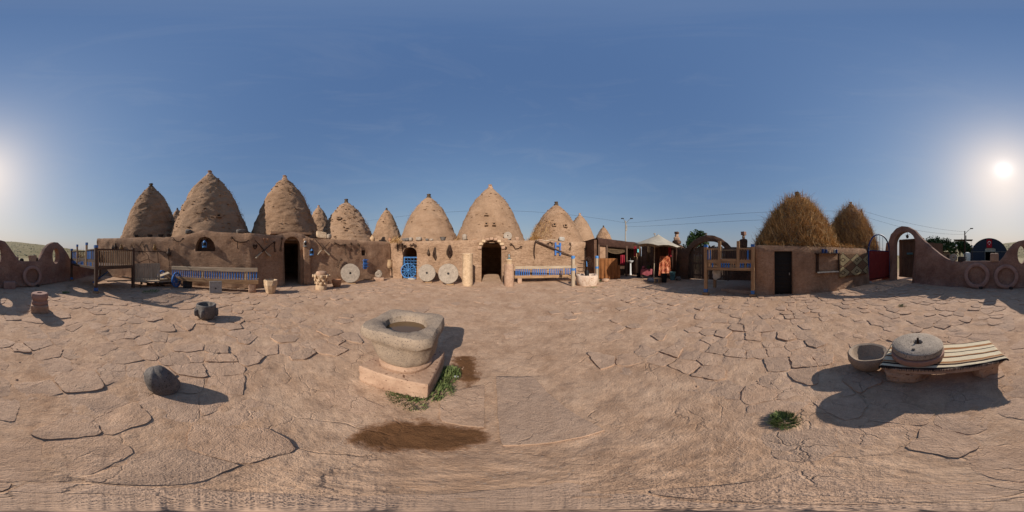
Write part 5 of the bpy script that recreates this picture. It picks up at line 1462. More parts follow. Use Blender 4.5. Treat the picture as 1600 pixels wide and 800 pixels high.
# ochre curtain on a rail
def drape(name, label, cat, A, B, z0, z1, mat, folds, amp, sd, group=None):
    A, B = Vector(A), Vector(B); v = B - A; L = v.length; an = math.atan2(v.y, v.x); mb = MB(); nx, nz = max(20, folds * 8), 14
    for j in range(nz + 1):
        for i in range(nx + 1):
            t = i / nx; k = j / nz
            mb.v.append((L * t, amp * (.35 + .65 * k) * math.sin(folds * 2 * PI * t + 1.3 * n3(t * 4, k * 1.5, sd)) + .03 * n3(t * 3, k * 2, sd), z1 + (z0 - z1) * k + .02 * n3(t * 5, 0, sd) * (1 if j in (0, nz) else .4)))
    for j in range(nz):
        for i in range(nx): q = j * (nx + 1) + i; mb.f.append((q, q + 1, q + nx + 2, q + nx + 1))
    o = mb.build(name, mat, None, True, (A.x, A.y, 0), an); s2 = o.modifiers.new('t', 'SOLIDIFY'); s2.thickness = .008
    return tag(o, label, cat, group)
drape('curtain', 'ochre cloth curtain with deep folds screening the stall', 'curtain', pol(936, 6.9 * h), pol(965, 7.0 * h), .03, .90 * h, 'cloth_or', 5, .05, 3)
drape('curtain', 'narrow reddish cloth hanging at the free edge of the ochre curtain', 'curtain', pol(964.5, 6.95 * h), pol(969, 7.05 * h), .06, .62 * h, 'cloth_or', 1, .04, 5)
drape('shawl', 'dark red shawl hanging from the stall side of parasol', 'cloth', pol(990.5, 7.1 * h), pol(994, 7.1 * h), .98 * h, 1.42 * h, 'red_cloth', 1, .05, 6)
drape('shawl', 'red shawl hanging above the orange patterned jar', 'cloth', pol(1044.5, 6.6 * h), pol(1049, 6.6 * h), .96 * h, 1.36 * h, 'red_cloth', 1, .05, 7)
o = MB().box((0, 0, 0), (.24, .02, .26)).build('notice', 'turq', None, False, (stall_x(996.5), fy - .08, Z(391.7, fy / math.cos(ang(996.5)))), 0); tag(o, 'small turquoise notice board hung at the stall opening', 'sign')
c = pol(985, 8.6 * h)
o = thing('wash_basin', 'white pedestal wash basin in the shade of the stall', 'basin', c, back(985))
part('bowl', lathed([(0, .60 * h), (.08, .62 * h), (.25, .72 * h), (.27, .76 * h), (.24, .76 * h), (.2, .7 * h), (0, .66 * h)], 22), 'white', o)
part('pedestal', lathed([(.11, 0), (.08, .2), (.07, .62 * h), (0, .62 * h)], 16), 'white', o)
part('tap', MB().tube([(0, .2, .76 * h), (0, .2, .88 * h), (0, .05, .9 * h)], .018, 6), 'steel', o)
c = pol(971, 8.6 * h); o = thing('storage_box', 'dark crate in the stall behind the curtain edge', 'crate', c, back(971))
part('crate', MB().box((0, 0, .22 * h), (.5, .45, .44 * h)), 'dwood_z', o, False, .01); part('crate_lid', MB().box((0, 0, .455 * h), (.54, .49, .04)), 'dwood_x', o, False)
part('crate_batten', MB().box((0, -.235, .22 * h), (.5, .02, .08)), 'dwood_x', o, False)

# parasol
c = G(1022, 439.5)
o = thing('parasol', 'faded grey canvas parasol on a round cast base before the dark wall', 'parasol', c, back(1022))
part('base', lathed([(0, 0), (.40, 0), (.43, .05), (.42, .14), (.36, .2), (.12, .22), (0, .22)], 30, wob=.015), 'greybase', o)
part('pole', MB().tube([(-.02, 0, .15), (.06, 0, 1.9 * h)], .028, 10), 'gwood_z', o)
mb = MB(); rr, zr, zt = 1.5, 1.36 * h, 1.86 * h; S = 8; rows = 8
tl = Matrix.Translation((.05, 0, 0)) @ Matrix.Rotation(R(4), 4, 'Y')
for j in range(rows + 1):
    for k in range(S * 4):
        t = 2 * PI * k / (S * 4); q = j / rows; f = (k % 4) / 4; sagf = 1 - .035 * math.sin(PI * f) * q
        scal = .075 * q ** 2 * math.sin(PI * f)
        mb.v.append(tuple(tl @ Vector((rr * q * math.cos(t) * sagf, rr * q * math.sin(t) * sagf, zt - (zt - zr) * q ** .92 + scal))))
for j in range(rows):
    for k in range(S * 4): l = (k + 1) % (S * 4); mb.f.append((j * S * 4 + k, (j + 1) * S * 4 + k, (j + 1) * S * 4 + l, j * S * 4 + l))
cv = part('canopy', mb, 'canvas', o); s2 = cv.modifiers.new('t', 'SOLIDIFY'); s2.thickness = .01
for k in range(S):
    t = 2 * PI * k / S; part('rib', MB().tube([tl @ Vector((0, 0, zt - .03)), tl @ Vector((rr * .5 * math.cos(t), rr * .5 * math.sin(t), zt - (zt - zr) * .54 - .03)), tl @ Vector((rr * .97 * math.cos(t), rr * .97 * math.sin(t), zr - .02))], .012, 5), 'gwood_x', o)
part('finial', lathed([(.03, zt - .01), (.035, zt + .04), (0, zt + .07)], 10), 'gwood_z', o)

c = pol(1011, 7.3 * h)
o = thing('stall_table', 'small low table draped with a pink cloth beside the parasol', 'table', c, back(1011))
for x in (-.3, .3):
    for y in (-.2, .2): part('leg', MB().box((x, y, .2 * h), (.05, .05, .4 * h)), 'dwood_z', o, False)
part('table_top', MB().box((0, 0, .41 * h), (.76, .5, .035)), 'dwood_x', o, False)
mb = MB(); n_ = 44
for j, (q, z_) in enumerate(((.0, .428), (.5, .428), (.97, .428), (1.02, .415), (1.05, .33), (1.1, .16))):
    for k in range(n_):
        t = 2 * PI * k / n_; cc, ss = math.cos(t), math.sin(t); L_ = (abs(cc) ** 5 + abs(ss) ** 5) ** .2
        w_ = (1 + .03 * (j > 3) * math.sin(11 * t)) * q
        mb.v.append((.41 * w_ * cc / L_, .28 * w_ * ss / L_, z_ * h + (.05 * math.sin(5 * t) if j == 5 else 0)))
for j in range(5):
    for k in range(n_): l = (k + 1) % n_; mb.f.append((j * n_ + k, j * n_ + l, (j + 1) * n_ + l, (j + 1) * n_ + k))
part('tablecloth', mb, 'pink_cloth', o)
o = MB().box((0, 0, .1), (.28, .2, .2)).build('green_box', 'leaf', None, False, (c.x + .1, c.y - .1, .435 * h), .5, bevel=.01); tag(o, 'small green box on the pink table cloth', 'box')
o = MB().rock((0, 0, .09), (.24, .2, .2), 3, 3, 5, .2).build('cloth_bundle', 'pink_cloth', None, True, (c.x - .22, c.y + .1, .435 * h)); tag(o, 'crumpled bundle lying on the pink table cloth', 'bundle')
c = pol(1039, 7.05 * h)
o = thing('cloth_stand', 'wooden stand draped with an orange and red patterned cloth beside the parasol', 'cloth stand', c, back(1039))
mb = MB(); nx, nz = 30, 20
for j in range(nz + 1):
    for i in range(nx + 1):
        t = i / nx; k = j / nz; w_ = .33 + .09 * k
        mb.v.append(((2 * t - 1) * w_, -.05 - .22 * k + .03 * math.sin(t * 17) * k + .03 * n3(t * 4, k * 4, 2), (1.0 - .83 * k) * h + .02 * n3(t * 5, 1, 1)))
for j in range(nz):
    for i in range(nx): q = j * (nx + 1) + i; mb.f.append((q, q + 1, q + nx + 2, q + nx + 1))
part('patterned_cloth', mb, 'amphora', o)
for x in (-.3, .3): part('leg', MB().box((x, 0, .5 * h), (.05, .05, 1.0 * h)), 'dwood_z', o, False)
part('cross_rail', MB().box((0, 0, .985 * h), (.66, .05, .05)), 'dwood_x', o, False)
def bucket(px, py, r_, hh_, label, mat):
    c = G(px, py); o = thing('bucket', label, 'bucket', c, back(px))
    part('pail', lathed([(0, .0), (r_ * .78, 0), (r_, hh_), (r_ * 1.06, hh_), (r_ * 1.06, hh_ - .03), (r_ * .97, hh_ - .04), (r_ * .75, .03), (0, .03)], 24), mat, o)
    part('bail', MB().tube([(-r_ * 1.05, 0, hh_ - .02), (-r_ * .9, -.12, hh_ * .75), (0, -r_ - .05, hh_ * .6), (r_ * .9, -.12, hh_ * .75), (r_ * 1.05, 0, hh_ - .02)], .007, 5), 'iron', o)
bucket(1037.5, 441, .19, .33 * h, 'black bucket standing beside the parasol base', 'black')
bucket(1050.5, 437.5, .19, .34 * h, 'blue grey bucket beside the black one under the dark wall', 'teal')
bucket(998, 433, .17, .2 * h, 'dark low tub standing under the stall edge by the pink table', 'black')
# carrier bag hung under the platform
c = pol(1120, 4.5 * h); random.seed(2)
o = MB().rock((0, 0, -.27), (.36, .24, .5), 5, 2.4, 9, .22).build('carrier_bag', 'plastic_bag', None, True, (c.x, c.y, .68 * h), back(1120)); tag(o, 'bulging white plastic bag hanging below the raised platform', 'bag')

# ---------------------------------------------------------------- east house front: shelf, kilim; gates
p, a = WC.mount(1290.5, 411, .12); d = WC.hit(1290.5)[0]; u = d * .003927
sA, sB = WC.hit(1274)[1], WC.hit(1308)[1]; Ls = sB - sA; pa, _ = WC.loc(sA, .1); pb, _ = WC.loc(sB, .1); an = math.atan2((pb - pa).y, (pb - pa).x)
zt, zb = Z(396, d), Z(425, d)
o = thing('wall_frame', 'dark metal display frame with pale lower shelf fixed to the mud wall', 'frame', ((pa.x + pb.x) / 2, (pa.y + pb.y) / 2, 0), an)
part('frame', MB().box((-Ls / 2, 0, (zt + zb) / 2), (.045, .05, zt - zb)).box((-Ls / 2 + .1, .05, (zt + zb) / 2), (.04, .04, zt - zb)).box((Ls / 2, 0, (zt + zb) / 2), (.045, .05, zt - zb)), 'iron', o, False)
part('top_shelf', MB().box((0, .0, zt), (Ls + .06, .2, .03)), 'dwood_x', o, False)
part('lower_shelf', MB().box((0, .0, zb), (Ls - .05, .14, .045)), 'concrete', o, False)
for k, (t, r_, hh_, mat, lb) in enumerate(((-.22, .06, .17, 'dblue_metal', 'dark blue tin on the wall shelf'), (-.08, .055, .15, 'dblue_metal', 'second blue tin on the wall shelf, beside a clay cup'), (.07, .05, .1, 'paleclay', 'pale clay cup between the tins on the wall shelf'), (.3, .05, .15, 'steel', 'silver tin on the wall shelf towards the kilim'), (.4, .05, .16, 'dblue_metal', 'blue tin at the kilim end of the wall shelf'))):
    q = pa.lerp(pb, .5 + t)
    tag(MB().lathe([(0, 0), (r_, 0), (r_ * 1.03, .01), (r_, .02), (r_, hh_ - .02), (r_ * 1.03, hh_ - .01), (r_ * .9, hh_), (0, hh_)], 14).build('tin', mat, None, True, (q.x, q.y, zt + .016)), lb, 'tin')
sA, sB = WC.hit(1309.5)[1], WC.hit(1353.5)[1]; mb = MB(); nx, nz = 40, 14
qa, _ = WC.loc(sA, .13); qb, _ = WC.loc(sB, .13); mid = (qa + qb) / 2; an = math.atan2((qb - qa).y, (qb - qa).x); Lk = (qb - qa).length
zt, zb = Z(395.5, WC.hit(1330)[0]), Z(431, WC.hit(1330)[0])
for j in range(nz + 1):
    for i in range(nx + 1):
        t = i / nx; s_ = sA + (sB - sA) * t; pw, _ = WC.loc(s_, .10 + .015 * n3(t * 6, j * .2, 3)); q = Matrix.Rotation(-an, 3, 'Z') @ (pw - mid)
        mb.v.append((q.x, q.y, (zb - zt) * j / nz + .012 * math.sin(t * 20) * (1 - j / nz)))
for j in range(nz):
    for i in range(nx): q = j * (nx + 1) + i; mb.f.append((q, q + 1, q + nx + 2, q + nx + 1))
k_ = mb.build('kilim', 'kilim', None, True, (mid.x, mid.y, zt), an); s2 = k_.modifiers.new('t', 'SOLIDIFY'); s2.thickness = .01
tag(k_, 'brown and cream diamond patterned kilim hung on the mud wall', 'rug')

A, B = pol(1357, 5.95 * h), pol(1389.5, 6.95 * h); v = B - A; L = v.length; an = math.atan2(v.y, v.x)
o = thing('arched_gate', 'red planked gate in a blue arched tubular frame', 'gate', A, an)
zs = 1.2 * h; zt = 1.85 * h
fr_ = [(0, 0, .02), (0, 0, zs)] + [(L / 2 - L / 2 * math.cos(R(t)), 0, zs + (zt - zs) * math.sin(R(t))) for t in range(10, 171, 10)] + [(L, 0, zs), (L, 0, .02)]
part('frame', MB().tube(fr_, .045, 8), 'dblue_metal', o)
part('top_bar', MB().tube([(0, 0, 1.2 * h), (L, 0, 1.2 * h)], .03, 8), 'dblue_metal', o)
part('lower_bar', MB().tube([(0, -.03, .22), (L, -.03, .22)], .016, 6), 'iron', o)
for t in (.35, .5, .65): part('upright', MB().tube([(L * t, 0, 1.2 * h), (L * t, 0, zs + (zt - zs) * math.sqrt(1 - (2 * t - 1) ** 2))], .012, 6), 'dblue_metal', o)
for k in range(11): part('plank', MB().box((L * (k + .5) / 11, 0, .63 * h), (L / 11 - .012, .03, 1.12 * h)).jitter(.006, 4, k), 'red_z', o, False)
part('foot_stone', MB().rock((.02, -.05, .05), (.26, .2, .12), 3, 6, 4, .1), 'concrete', o)
# weathered double door beyond the arch
pl, _ = WS.loc(WS.hit(1396)[1], -.55); pr, _ = WS.loc(WS.hit(1433)[1], -.75)
v = pr - pl; L = v.length; an = math.atan2(v.y, v.x)
o = thing('plank_gate', 'grey weathered plank gate standing behind the gateway arch', 'gate', (pl.x, pl.y, 0), an)
zt = Z(374, 6.9 * h)
for k in range(12): part('plank', MB().box((L * (k + .5) / 12, 0, zt / 2 + .08), (L / 12 - .014, .035, zt - .16)).jitter(.01, 4, k), 'dwood_z', o, False)
for z in (.25, zt * .55, zt - .12): part('batten', MB().box((L / 2, .04 if L else 0, z), (L, .045, .1)).box((L / 2, -.035, z), (L, .03, .06)), 'dwood_x', o, False)
q = (pl + pr) / 2; 
o = MB().tube([(-.2, 0, 0), (.2, 0, 0)], .07, 12).build('mail_tube', 'teal', None, True, (q.x, q.y + .11, Z(396.5, 6.75 * h)), an); tag(o, 'short teal tube fixed across the weathered plank gate', 'canister')
zz = Z(362.5, 6.5 * h); q, _ = WS.loc(WS.hit(1415)[1], -.17)
o = thing('hanging_lamp', 'iron lantern hanging from the crown of the gateway arch', 'lantern', (q.x, q.y, zz - .42))
part('chain', MB().tube([(0, 0, .25), (0, 0, .5)], .012, 5), 'iron', o); part('cage', lathed([(0, 0), (.06, .01), (.1, .15), (.03, .24), (0, .26)], 8), 'iron', o, False); part('arm', MB().tube([(-.2, 0, .22), (.2, 0, .22)], .012, 5), 'iron', o)

# ---------------------------------------------------------------- things hung on the walls
def hang(name, label, cat, W, px, py, off=.05):
    p, a = W.mount(px, py, off); d = W.hit(px)[0]
    return thing(name, label, cat, p, a), d * .003927
def rifle(W, px, py, ang_, Lp, label):
    o, u = hang('long_gun', label, 'gun', W, px, py, .07)
    c, s = math.cos(R(ang_)), math.sin(R(ang_)); P_ = lambda t, k=0: (t * Lp * u * c - k * u * s, 0, t * Lp * u * s + k * u * c)
    part('barrel', MB().tube([P_(-.05, .4), P_(.62, .6)], .016, 8), 'iron', o)
    part('fore_end', MB().tube([P_(-.05), P_(.4)], .024, 8), 'dwood_x', o)
    part('stock', MB().tube([P_(-.05), P_(-.2, -.2), P_(-.42, -1.2)], [.025, .035, .055], 8), 'gwood_x', o)
    part('trigger_guard', MB().tube([P_(-.08, -.3), P_(-.1, -1.3), P_(-.16, -.9), P_(-.17, -.3)], .008, 5), 'iron', o)
rifle(WA, 410, 393, 38, 38, 'old long gun with pale butt crossed over another on the wall beside the arched door')
rifle(WA, 412, 391, 133, 34, 'dark long gun crossing the pale butted one beside the arched door')
rifle(WA, 505, 389, 131, 32, 'long gun with pale butt hung crossed right of the door pier')
rifle(WA, 503, 390, 42, 28, 'dark long gun of the crossed pair right of the door pier')
def lantern(W, px, py, hp, label, mat):
    o, u = hang('lantern', label, 'lantern', W, px, py, .12); s = hp * u
    part('base', lathed([(0, -.5 * s), (.26 * s, -.5 * s), (.28 * s, -.36 * s), (.12 * s, -.3 * s), (0, -.3 * s)], 14), mat, o)
    part('globe', lathed([(.15 * s, -.3 * s), (.2 * s, -.12 * s), (.17 * s, .1 * s), (0, .1 * s)], 14), 'black', o)
    part('top', lathed([(.18 * s, .1 * s), (.15 * s, .24 * s), (.06 * s, .34 * s), (0, .36 * s)], 14), mat, o)
    for sg in (-1, 1): part('side_tube', MB().tube([(sg * .24 * s, 0, -.4 * s), (sg * .27 * s, 0, .05 * s), (sg * .1 * s, 0, .28 * s)], .03 * s, 6), mat, o)
    part('bail', MB().tube([(-.25 * s, 0, .1 * s), (-.15 * s, 0, .42 * s), (0, 0, .5 * s), (.15 * s, 0, .42 * s), (.25 * s, 0, .1 * s)], .012, 5), 'iron', o)
p_, _ = WA.loc(WA.hit(320.5)[1], -.2)
lantern(WA, 320.5, 380.5, 13, 'blue oil lantern standing in the dark arched wall niche', 'blue_metal')
lantern(WA, 486, 393, 12, 'blue oil lantern hung on the wall right of the door pier', 'blue_metal')
lantern(WA, 476, 380, 12, 'grey oil lantern hung on the door pier', 'steel')
def gourd(W, px, py, hp, label, mat='gourd'):
    o, u = hang('gourd', label, 'gourd', W, px, py, .09); s = hp * u
    part('gourd_body', lathed([(0, -.5 * s), (.16 * s, -.46 * s), (.24 * s, -.3 * s), (.2 * s, -.1 * s), (.1 * s, .06 * s), (.13 * s, .16 * s), (.05 * s, .3 * s), (0, .34 * s)], 16), mat, o)
    part('cord', MB().tube([(0, 0, .32 * s), (.01, .04, .62 * s)], .008, 5), 'iron', o)
gourd(WA, 191, 385, 12, 'yellowish dried gourd hanging behind the slatted platform rail')
gourd(WA, 182, 383.5, 12, 'grey dried gourd beside the yellowish one above the platform rail', 'leather')
gourd(WA, 178, 386, 10, 'dark small gourd above the platform rail', 'dark')
gourd(WA, 243, 385, 12, 'pale dried gourd hanging on the wall above the cart hoops')
gourd(WA, 265, 392.5, 16, 'brown dried gourd hung low above the bench end', 'leather')
gourd(WB, 670, 393, 11, 'dark round gourd hanging over the smaller leaning millstone', 'leather')
def zig(px, py, label, mat):
    o, u = hang('folding_rule', label, 'wooden frame', WA, px, py, .06)
    part('stick', MB().bar((-6 * u, 0, -4 * u), (0, 0, 5 * u), .03), mat, o, False); part('stick', MB().bar((0, 0, 5 * u), (5 * u, -.02, -6 * u), .03), mat, o, False)
zig(208, 383, 'pale angled sticks hung on the wall behind the platform', 'wood_x'); zig(223, 382, 'dark angled sticks hung on the wall above the cart', 'dwood_x')
def chain(W, px, py, pts, label, drop=None, name='chain', mat='iron', cat='chain'):
    o, u = hang(name, label, cat, W, px, py, .06)
    P2 = []
    for (a_, b_), (c_, d_) in zip(pts, pts[1:]):
        for k in range(4): P2.append(((a_ + (c_ - a_) * k / 4) * u, 0, (b_ + (d_ - b_) * k / 4) * u))
    P2.append((pts[-1][0] * u, 0, pts[-1][1] * u))
    part('links', MB().tube(P2, .022, 6).jitter(.012, 14), mat, o)
    for e in (0, -1): part('shackle', MB().tube([(pts[e][0] * u + 1.6 * u * math.cos(R(t)), -.01, pts[e][1] * u - 1 * u + 1.6 * u * math.sin(R(t))) for t in range(0, 360, 36)], .016, 5, True), mat, o)
    if drop: part('hook', MB().tube([(drop[0] * u, 0, drop[1] * u), (drop[0] * u, 0, drop[2] * u), (drop[0] * u + 1.4 * u, 0, drop[2] * u - .8 * u)], .02, 6), mat, o)
chain(WA, 280, 376, [(-9, 3), (-4, -1), (2, -2), (8, 3)], 'short rusty chain hung on the wall left of the niche')
chain(WA, 376, 375, [(-14, 4), (-8, -2), (0, -4), (8, -3), (14, 1)], 'long rusty chain with a hook hung between niche and crossed guns', (-5, -3, -13))
chain(WA, 398, 386, [(-2, 3), (-3, 0), (0, -3), (3, 0), (2, 3)], 'iron horseshoe left of the crossed guns', name='horseshoe', cat='horseshoe')
chain(WA, 415, 377, [(-3, 4), (-3, -3), (3, -3), (3, 4)], 'small square clay coloured buckle above the crossed guns', name='buckle', cat='buckle', mat='clay')
chain(WA, 428, 384, [(0, 6), (0, -2), (1, -7)], 'small iron sickle right of the crossed guns', name='sickle', cat='sickle')
chain(WA, 439.5, 381, [(0, 9), (-.5, 0), (-1.5, -9)], 'narrow curved sickle left of the dark arched door', name='sickle', cat='sickle')
chain(WA, 530, 383, [(-8, 3), (0, 0), (10, 1)], 'thin chain hung along the shaded wall above the millstone')
chain(WA, 538, 388, [(0, 6), (1, -3), (2, -8)], 'wooden handled sickle above the shaded millstone', name='sickle', cat='sickle', mat='leather')
chain(WA, 548, 386, [(0, 6), (0, -4)], 'short iron bar hung above the shaded millstone', name='iron_bar', cat='bar')
chain(WA, 560, 386, [(-2, 5), (0, 1), (2, 5), (0, -6)], 'forked tool hung left of the wall hole', name='fork', cat='tool', mat='leather')
chain(WA, 530, 410, [(-3, -5), (0, 2), (3, 5)], 'short knife in a sheath hung above the terracotta pot', name='knife', cat='knife', mat='leather')
chain(WB, 622, 387, [(0, 5), (-1, 0), (0, -5), (1.5, 0), (0, 5)], 'small bridle hung left of the small arched doorway', name='bridle', cat='bridle', mat='leather')
chain(WB, 629, 388, [(0, 7), (0, -5), (2, -7)], 'iron hook bar hung beside the small arched doorway', name='iron_bar', cat='bar')
chain(WB, 634, 385, [(-2, 1), (0, 2), (2, 0), (0, -2), (-2, 1)], 'iron ring ornament over the small arched doorway', name='iron_ring', cat='ring')
chain(WB, 644, 384, [(-2, 2), (0, -1), (3, 3)], 'iron fitting over the crown of the small arched doorway', name='iron_fitting', cat='fitting')
chain(WB, 650, 383.5, [(-1, 1), (1, 1), (1, -1), (-1, -1)], 'square stone amulet right of the small arched doorway', name='amulet', cat='amulet')
for (px, py, L_, sd, lb) in ((680.5, 397, 21, 1, 'narrow bundle of dark dried garlands hung between gourd and larger millstone'), (703, 394, 22, 2, 'thick bundle of woven harness hung above the larger millstone')):
    o, u = hang('harness', lb, 'harness', WB, px, py, .08); rnd = random.Random(sd)
    for k in range(7):
        x = rnd.uniform(-1.5, 1.5) * u * (1 + .5 * sd)
        part('strap', MB().tube([(x * .3, 0, L_ / 2 * u), (x + rnd.uniform(-1, 1) * u, -.02 * k, 2 * u), (x * 1.3, -.01 * k, -3 * u), (x * .5 + rnd.uniform(-1, 1) * u, 0, -L_ / 2 * u * rnd.uniform(.6, 1))], [.03, .04, .04, .015], 6).jitter(.02, 12, k), 'leather' if k % 2 else 'iron', o)
o, u = hang('yoke', 'dark blue wooden yoke hung low on the shaded wall under the hole', 'yoke', WA, 569.5, 412, .08)
for x in (-2.2, 0, 2.2): part('bar', MB().bar((x * u, 0, -8 * u), (x * u, 0, 7 * u), .07, .05), 'blue_z', o, False)
for z in (5, -1, -5): part('cross_bar', MB().bar((-5 * u, -.04, z * u), (5 * u, -.04, (z + 1) * u), .06, .04), 'blue_x', o, False)
o, u = hang('blue_shears', 'bright blue forked wooden frame hung in the house corner above the storage jar', 'frame', WB, 606, 396, .08)
part('arm', MB().bar((0, 0, 7 * u), (-4.5 * u, 0, -7 * u), .08, .05), 'blue_metal', o, False); part('arm', MB().bar((0, 0, 7 * u), (4.5 * u, -.02, -7 * u), .08, .05), 'blue_metal', o, False); part('tie', MB().bar((-2 * u, -.01, 0), (2 * u, -.01, 0), .05, .04), 'blue_metal', o, False)
o, u = hang('blue_shutter', 'blue ladder shaped wooden frame hung on the sunlit wall under the twin vents', 'frame', WB, 871, 389, .07)
for x in (-4, 4): part('upright', MB().box((x * u, 0, 0), (2.8 * u, .05, 20 * u)), 'blue_z', o, False, .006)
for z in (5, -4): part('rung', MB().box((0, .005, z * u), (5.1 * u, .04, 2.6 * u)), 'blue_x', o, False)
o, u = hang('plough_beam', 'long curved wooden plough beam hung slanting across the sunlit wall', 'plough', WB, 866, 389, .13)
part('beam', MB().tube([(-31 * u, 0, 12 * u), (-24 * u, 0, 9 * u), (0, 0, 0), (18 * u, 0, -7 * u), (31 * u, 0, -11 * u)], [.05, .055, .045, .04, .03], 8), 'dwood_x', o)
part('plough_share', MB().tube([(-31 * u, 0, 12 * u), (-33 * u, 0, 2 * u), (-33.5 * u, 0, -8 * u), (-32 * u, 0, -15 * u)], [.045, .035, .03, .015], 8), 'iron', o)
chain(WB, 806, 384, [(-8, 3), (-4, 0), (-1, -5), (4, -4), (8, -1)], 'curled iron chain hung right of the middle doorway')
chain(WB, 859, 380, [(-4, -1), (0, 2), (4, 0)], 'iron stirrup hung between plough beam and blue frame', name='stirrup', cat='stirrup')
chain(WB, 891, 384, [(-1, 4), (1, 0), (-1, -4)], 'twisted iron piece right of the blue ladder frame', name='iron_fitting', cat='fitting')
chain(WB, 916, 387, [(-3, -1), (0, 1), (3, -1)], 'rusty iron hinge near the end of the sunlit wall', name='iron_fitting', cat='fitting')
chain(WB, 790, 388, [(0, 1.5), (1.5, 0), (0, -1.5), (-1.5, 0), (0, 1.5)], 'small square iron plate right of the middle doorway arch', name='iron_plate', cat='plate')

# ---------------------------------------------------------------- things lying on the roof edges
def ledge(W, px, py, off=-.25): p, a, d = on_wall(W, px, off); return Vector((p.x, p.y, Z(py, d - off * .6))), a
for (W, px, py, dm, mat, lb) in ((WB, 629, 376.5, (.3, .25, .2), 'basalt', 'first dark stone over the small arched doorway'), (WB, 634, 376.5, (.28, .25, .24), 'basalt', 'middle dark stone of three over the small arched doorway'), (WB, 639.5, 376.5, (.25, .25, .26), 'mill', 'tall grey stone of three over the small arched doorway'),
        (WB, 652, 376, (.42, .3, .26), 'mill', 'boxy grey stone on the roof edge above the smaller millstone'), (WB, 665, 376, (.2, .2, .16), 'basalt', 'little dark stone on the roof edge above hanging gourd'), (WB, 672, 376, (.24, .2, .15), 'mill', 'little grey stone beside the dark one on the roof edge'),
        (WB, 725, 375, (.28, .24, .38), 'mill', 'upright grey stone on the roof edge above the tall column'), (WB, 809, 375.5, (.25, .2, .22), 'pinkstone', 'small brown stone beside the round stone on the roof edge'), (WB, 880, 376.5, (.42, .25, .3), 'concrete', 'pale stone on the roof edge below the dome with two vents'),
        (WB, 846, 376, (.3, .2, .12), 'pinkstone', 'flat stone on the roof edge at the straw heap'), (WA, 291.5, 365, (.34, .3, .24), 'basalt', 'dark stone on the roof edge left of the niche'), (WA, 378, 364, (.5, .3, .2), 'basalt', 'long dark stone on the roof edge between two great domes'), (WA, 391, 365, (.13, .12, .1), 'dark', 'tiny dark stone on the roof edge next to the long stone'), (WA, 517, 373, (.25, .25, .3), 'mill', 'small grey jug shaped stone beside the tilted slab')):
    p, a = ledge(W, px, py); stone('roof_stone', lb, 'stone', p, a, dm, mat, px, 3.5, .14, 5)
p, a = ledge(WB, 690.5, 375.5)
tag(MB().lathe([(0, 0), (.13, 0), (.2, .2), (.22, .21), (.18, .21), (.12, .05), (0, .05)], 20).build('roof_bowl', 'basalt', None, True, p, a), 'grey basin standing on the roof edge above the larger millstone', 'basin')
for (px, lb) in ((208.5, 'small dark bowl over the zigzag sticks on the shaded roof edge'), (230, 'wide dark bowl on the shaded roof edge above the cart box'), (247, 'wide dark bowl on the shaded roof edge above the pale gourd'), (260, 'dark bowl on the shaded roof edge above the brown gourd')):
    p, a = ledge(WA, px, 371); w_ = .19 if px > 220 else .14
    tag(MB().lathe([(0, 0), (w_ * .5, 0), (w_, .15), (w_ * 1.05, .17), (w_ * .85, .17), (w_ * .4, .04), (0, .04)], 18).build('roof_bowl', 'dark', None, True, p, a), lb, 'bowl')
jar_p = [(0, 0), (.08, 0), (.105, .06), (.115, .12), (.09, .18), (.045, .22), (.04, .25), (.055, .27), (.03, .27), (0, .26)]
for (W, px, py, s, lb, mat) in ((WA, 585.5, 377, 1.0, 'pale slim necked jar on the roof edge at the house corner', 'paleclay'), (WB, 604, 377.5, .75, 'smaller tan jar behind the slim necked jar at the house corner', 'clay')):
    p, a = ledge(W, px, py); tag(MB().lathe([(r_ * h * s, z_ * h * s) for r_, z_ in jar_p], 22).build('clay_jar', mat, None, True, p, a), lb, 'jar')
p, a = ledge(WA, 505, 373); mb = MB().rock((0, 0, .26), (.62, .12, .46), 4, 9, 7, .05); mb.v = [tuple(Matrix.Rotation(R(-28), 3, 'X') @ Matrix.Rotation(R(8), 3, 'Y') @ Vector(q)) for q in mb.v]
tag(mb.build('carved_slab', 'limestone', None, True, p, a), 'flat tilted pale slab propped on the roof edge right of the door', 'slab')
p, a = ledge(WB, 794, 375)
tag(MB().lathe(disc_stone(.06 * 5.2 * .0 + .26, .035, .1), 30, Matrix.Translation((0, 0, .25)) @ Matrix.Rotation(R(80), 4, 'X'), wob=.01, caps=False).build('roof_millstone', 'mill', None, True, p, a), 'small round millstone standing on the roof edge beside the great dome', 'millstone')
for k, (x0, x1, lb) in enumerate(((838, 858, 'thin grey pole lying on the roof edge over the plough beam'), (852, 874, 'thin crooked pole lying on the roof edge beside the straight one'))):
    a_, _ = ledge(WB, x0, 375.5 + k); b_, _ = ledge(WB, x1, 376.5 - k)
    tag(MB().tube([a_, a_.lerp(b_, .5) + Vector((0, 0, .05)), b_], .035, 7).build('roof_pole', 'gwood_x', None, True), lb, 'pole')

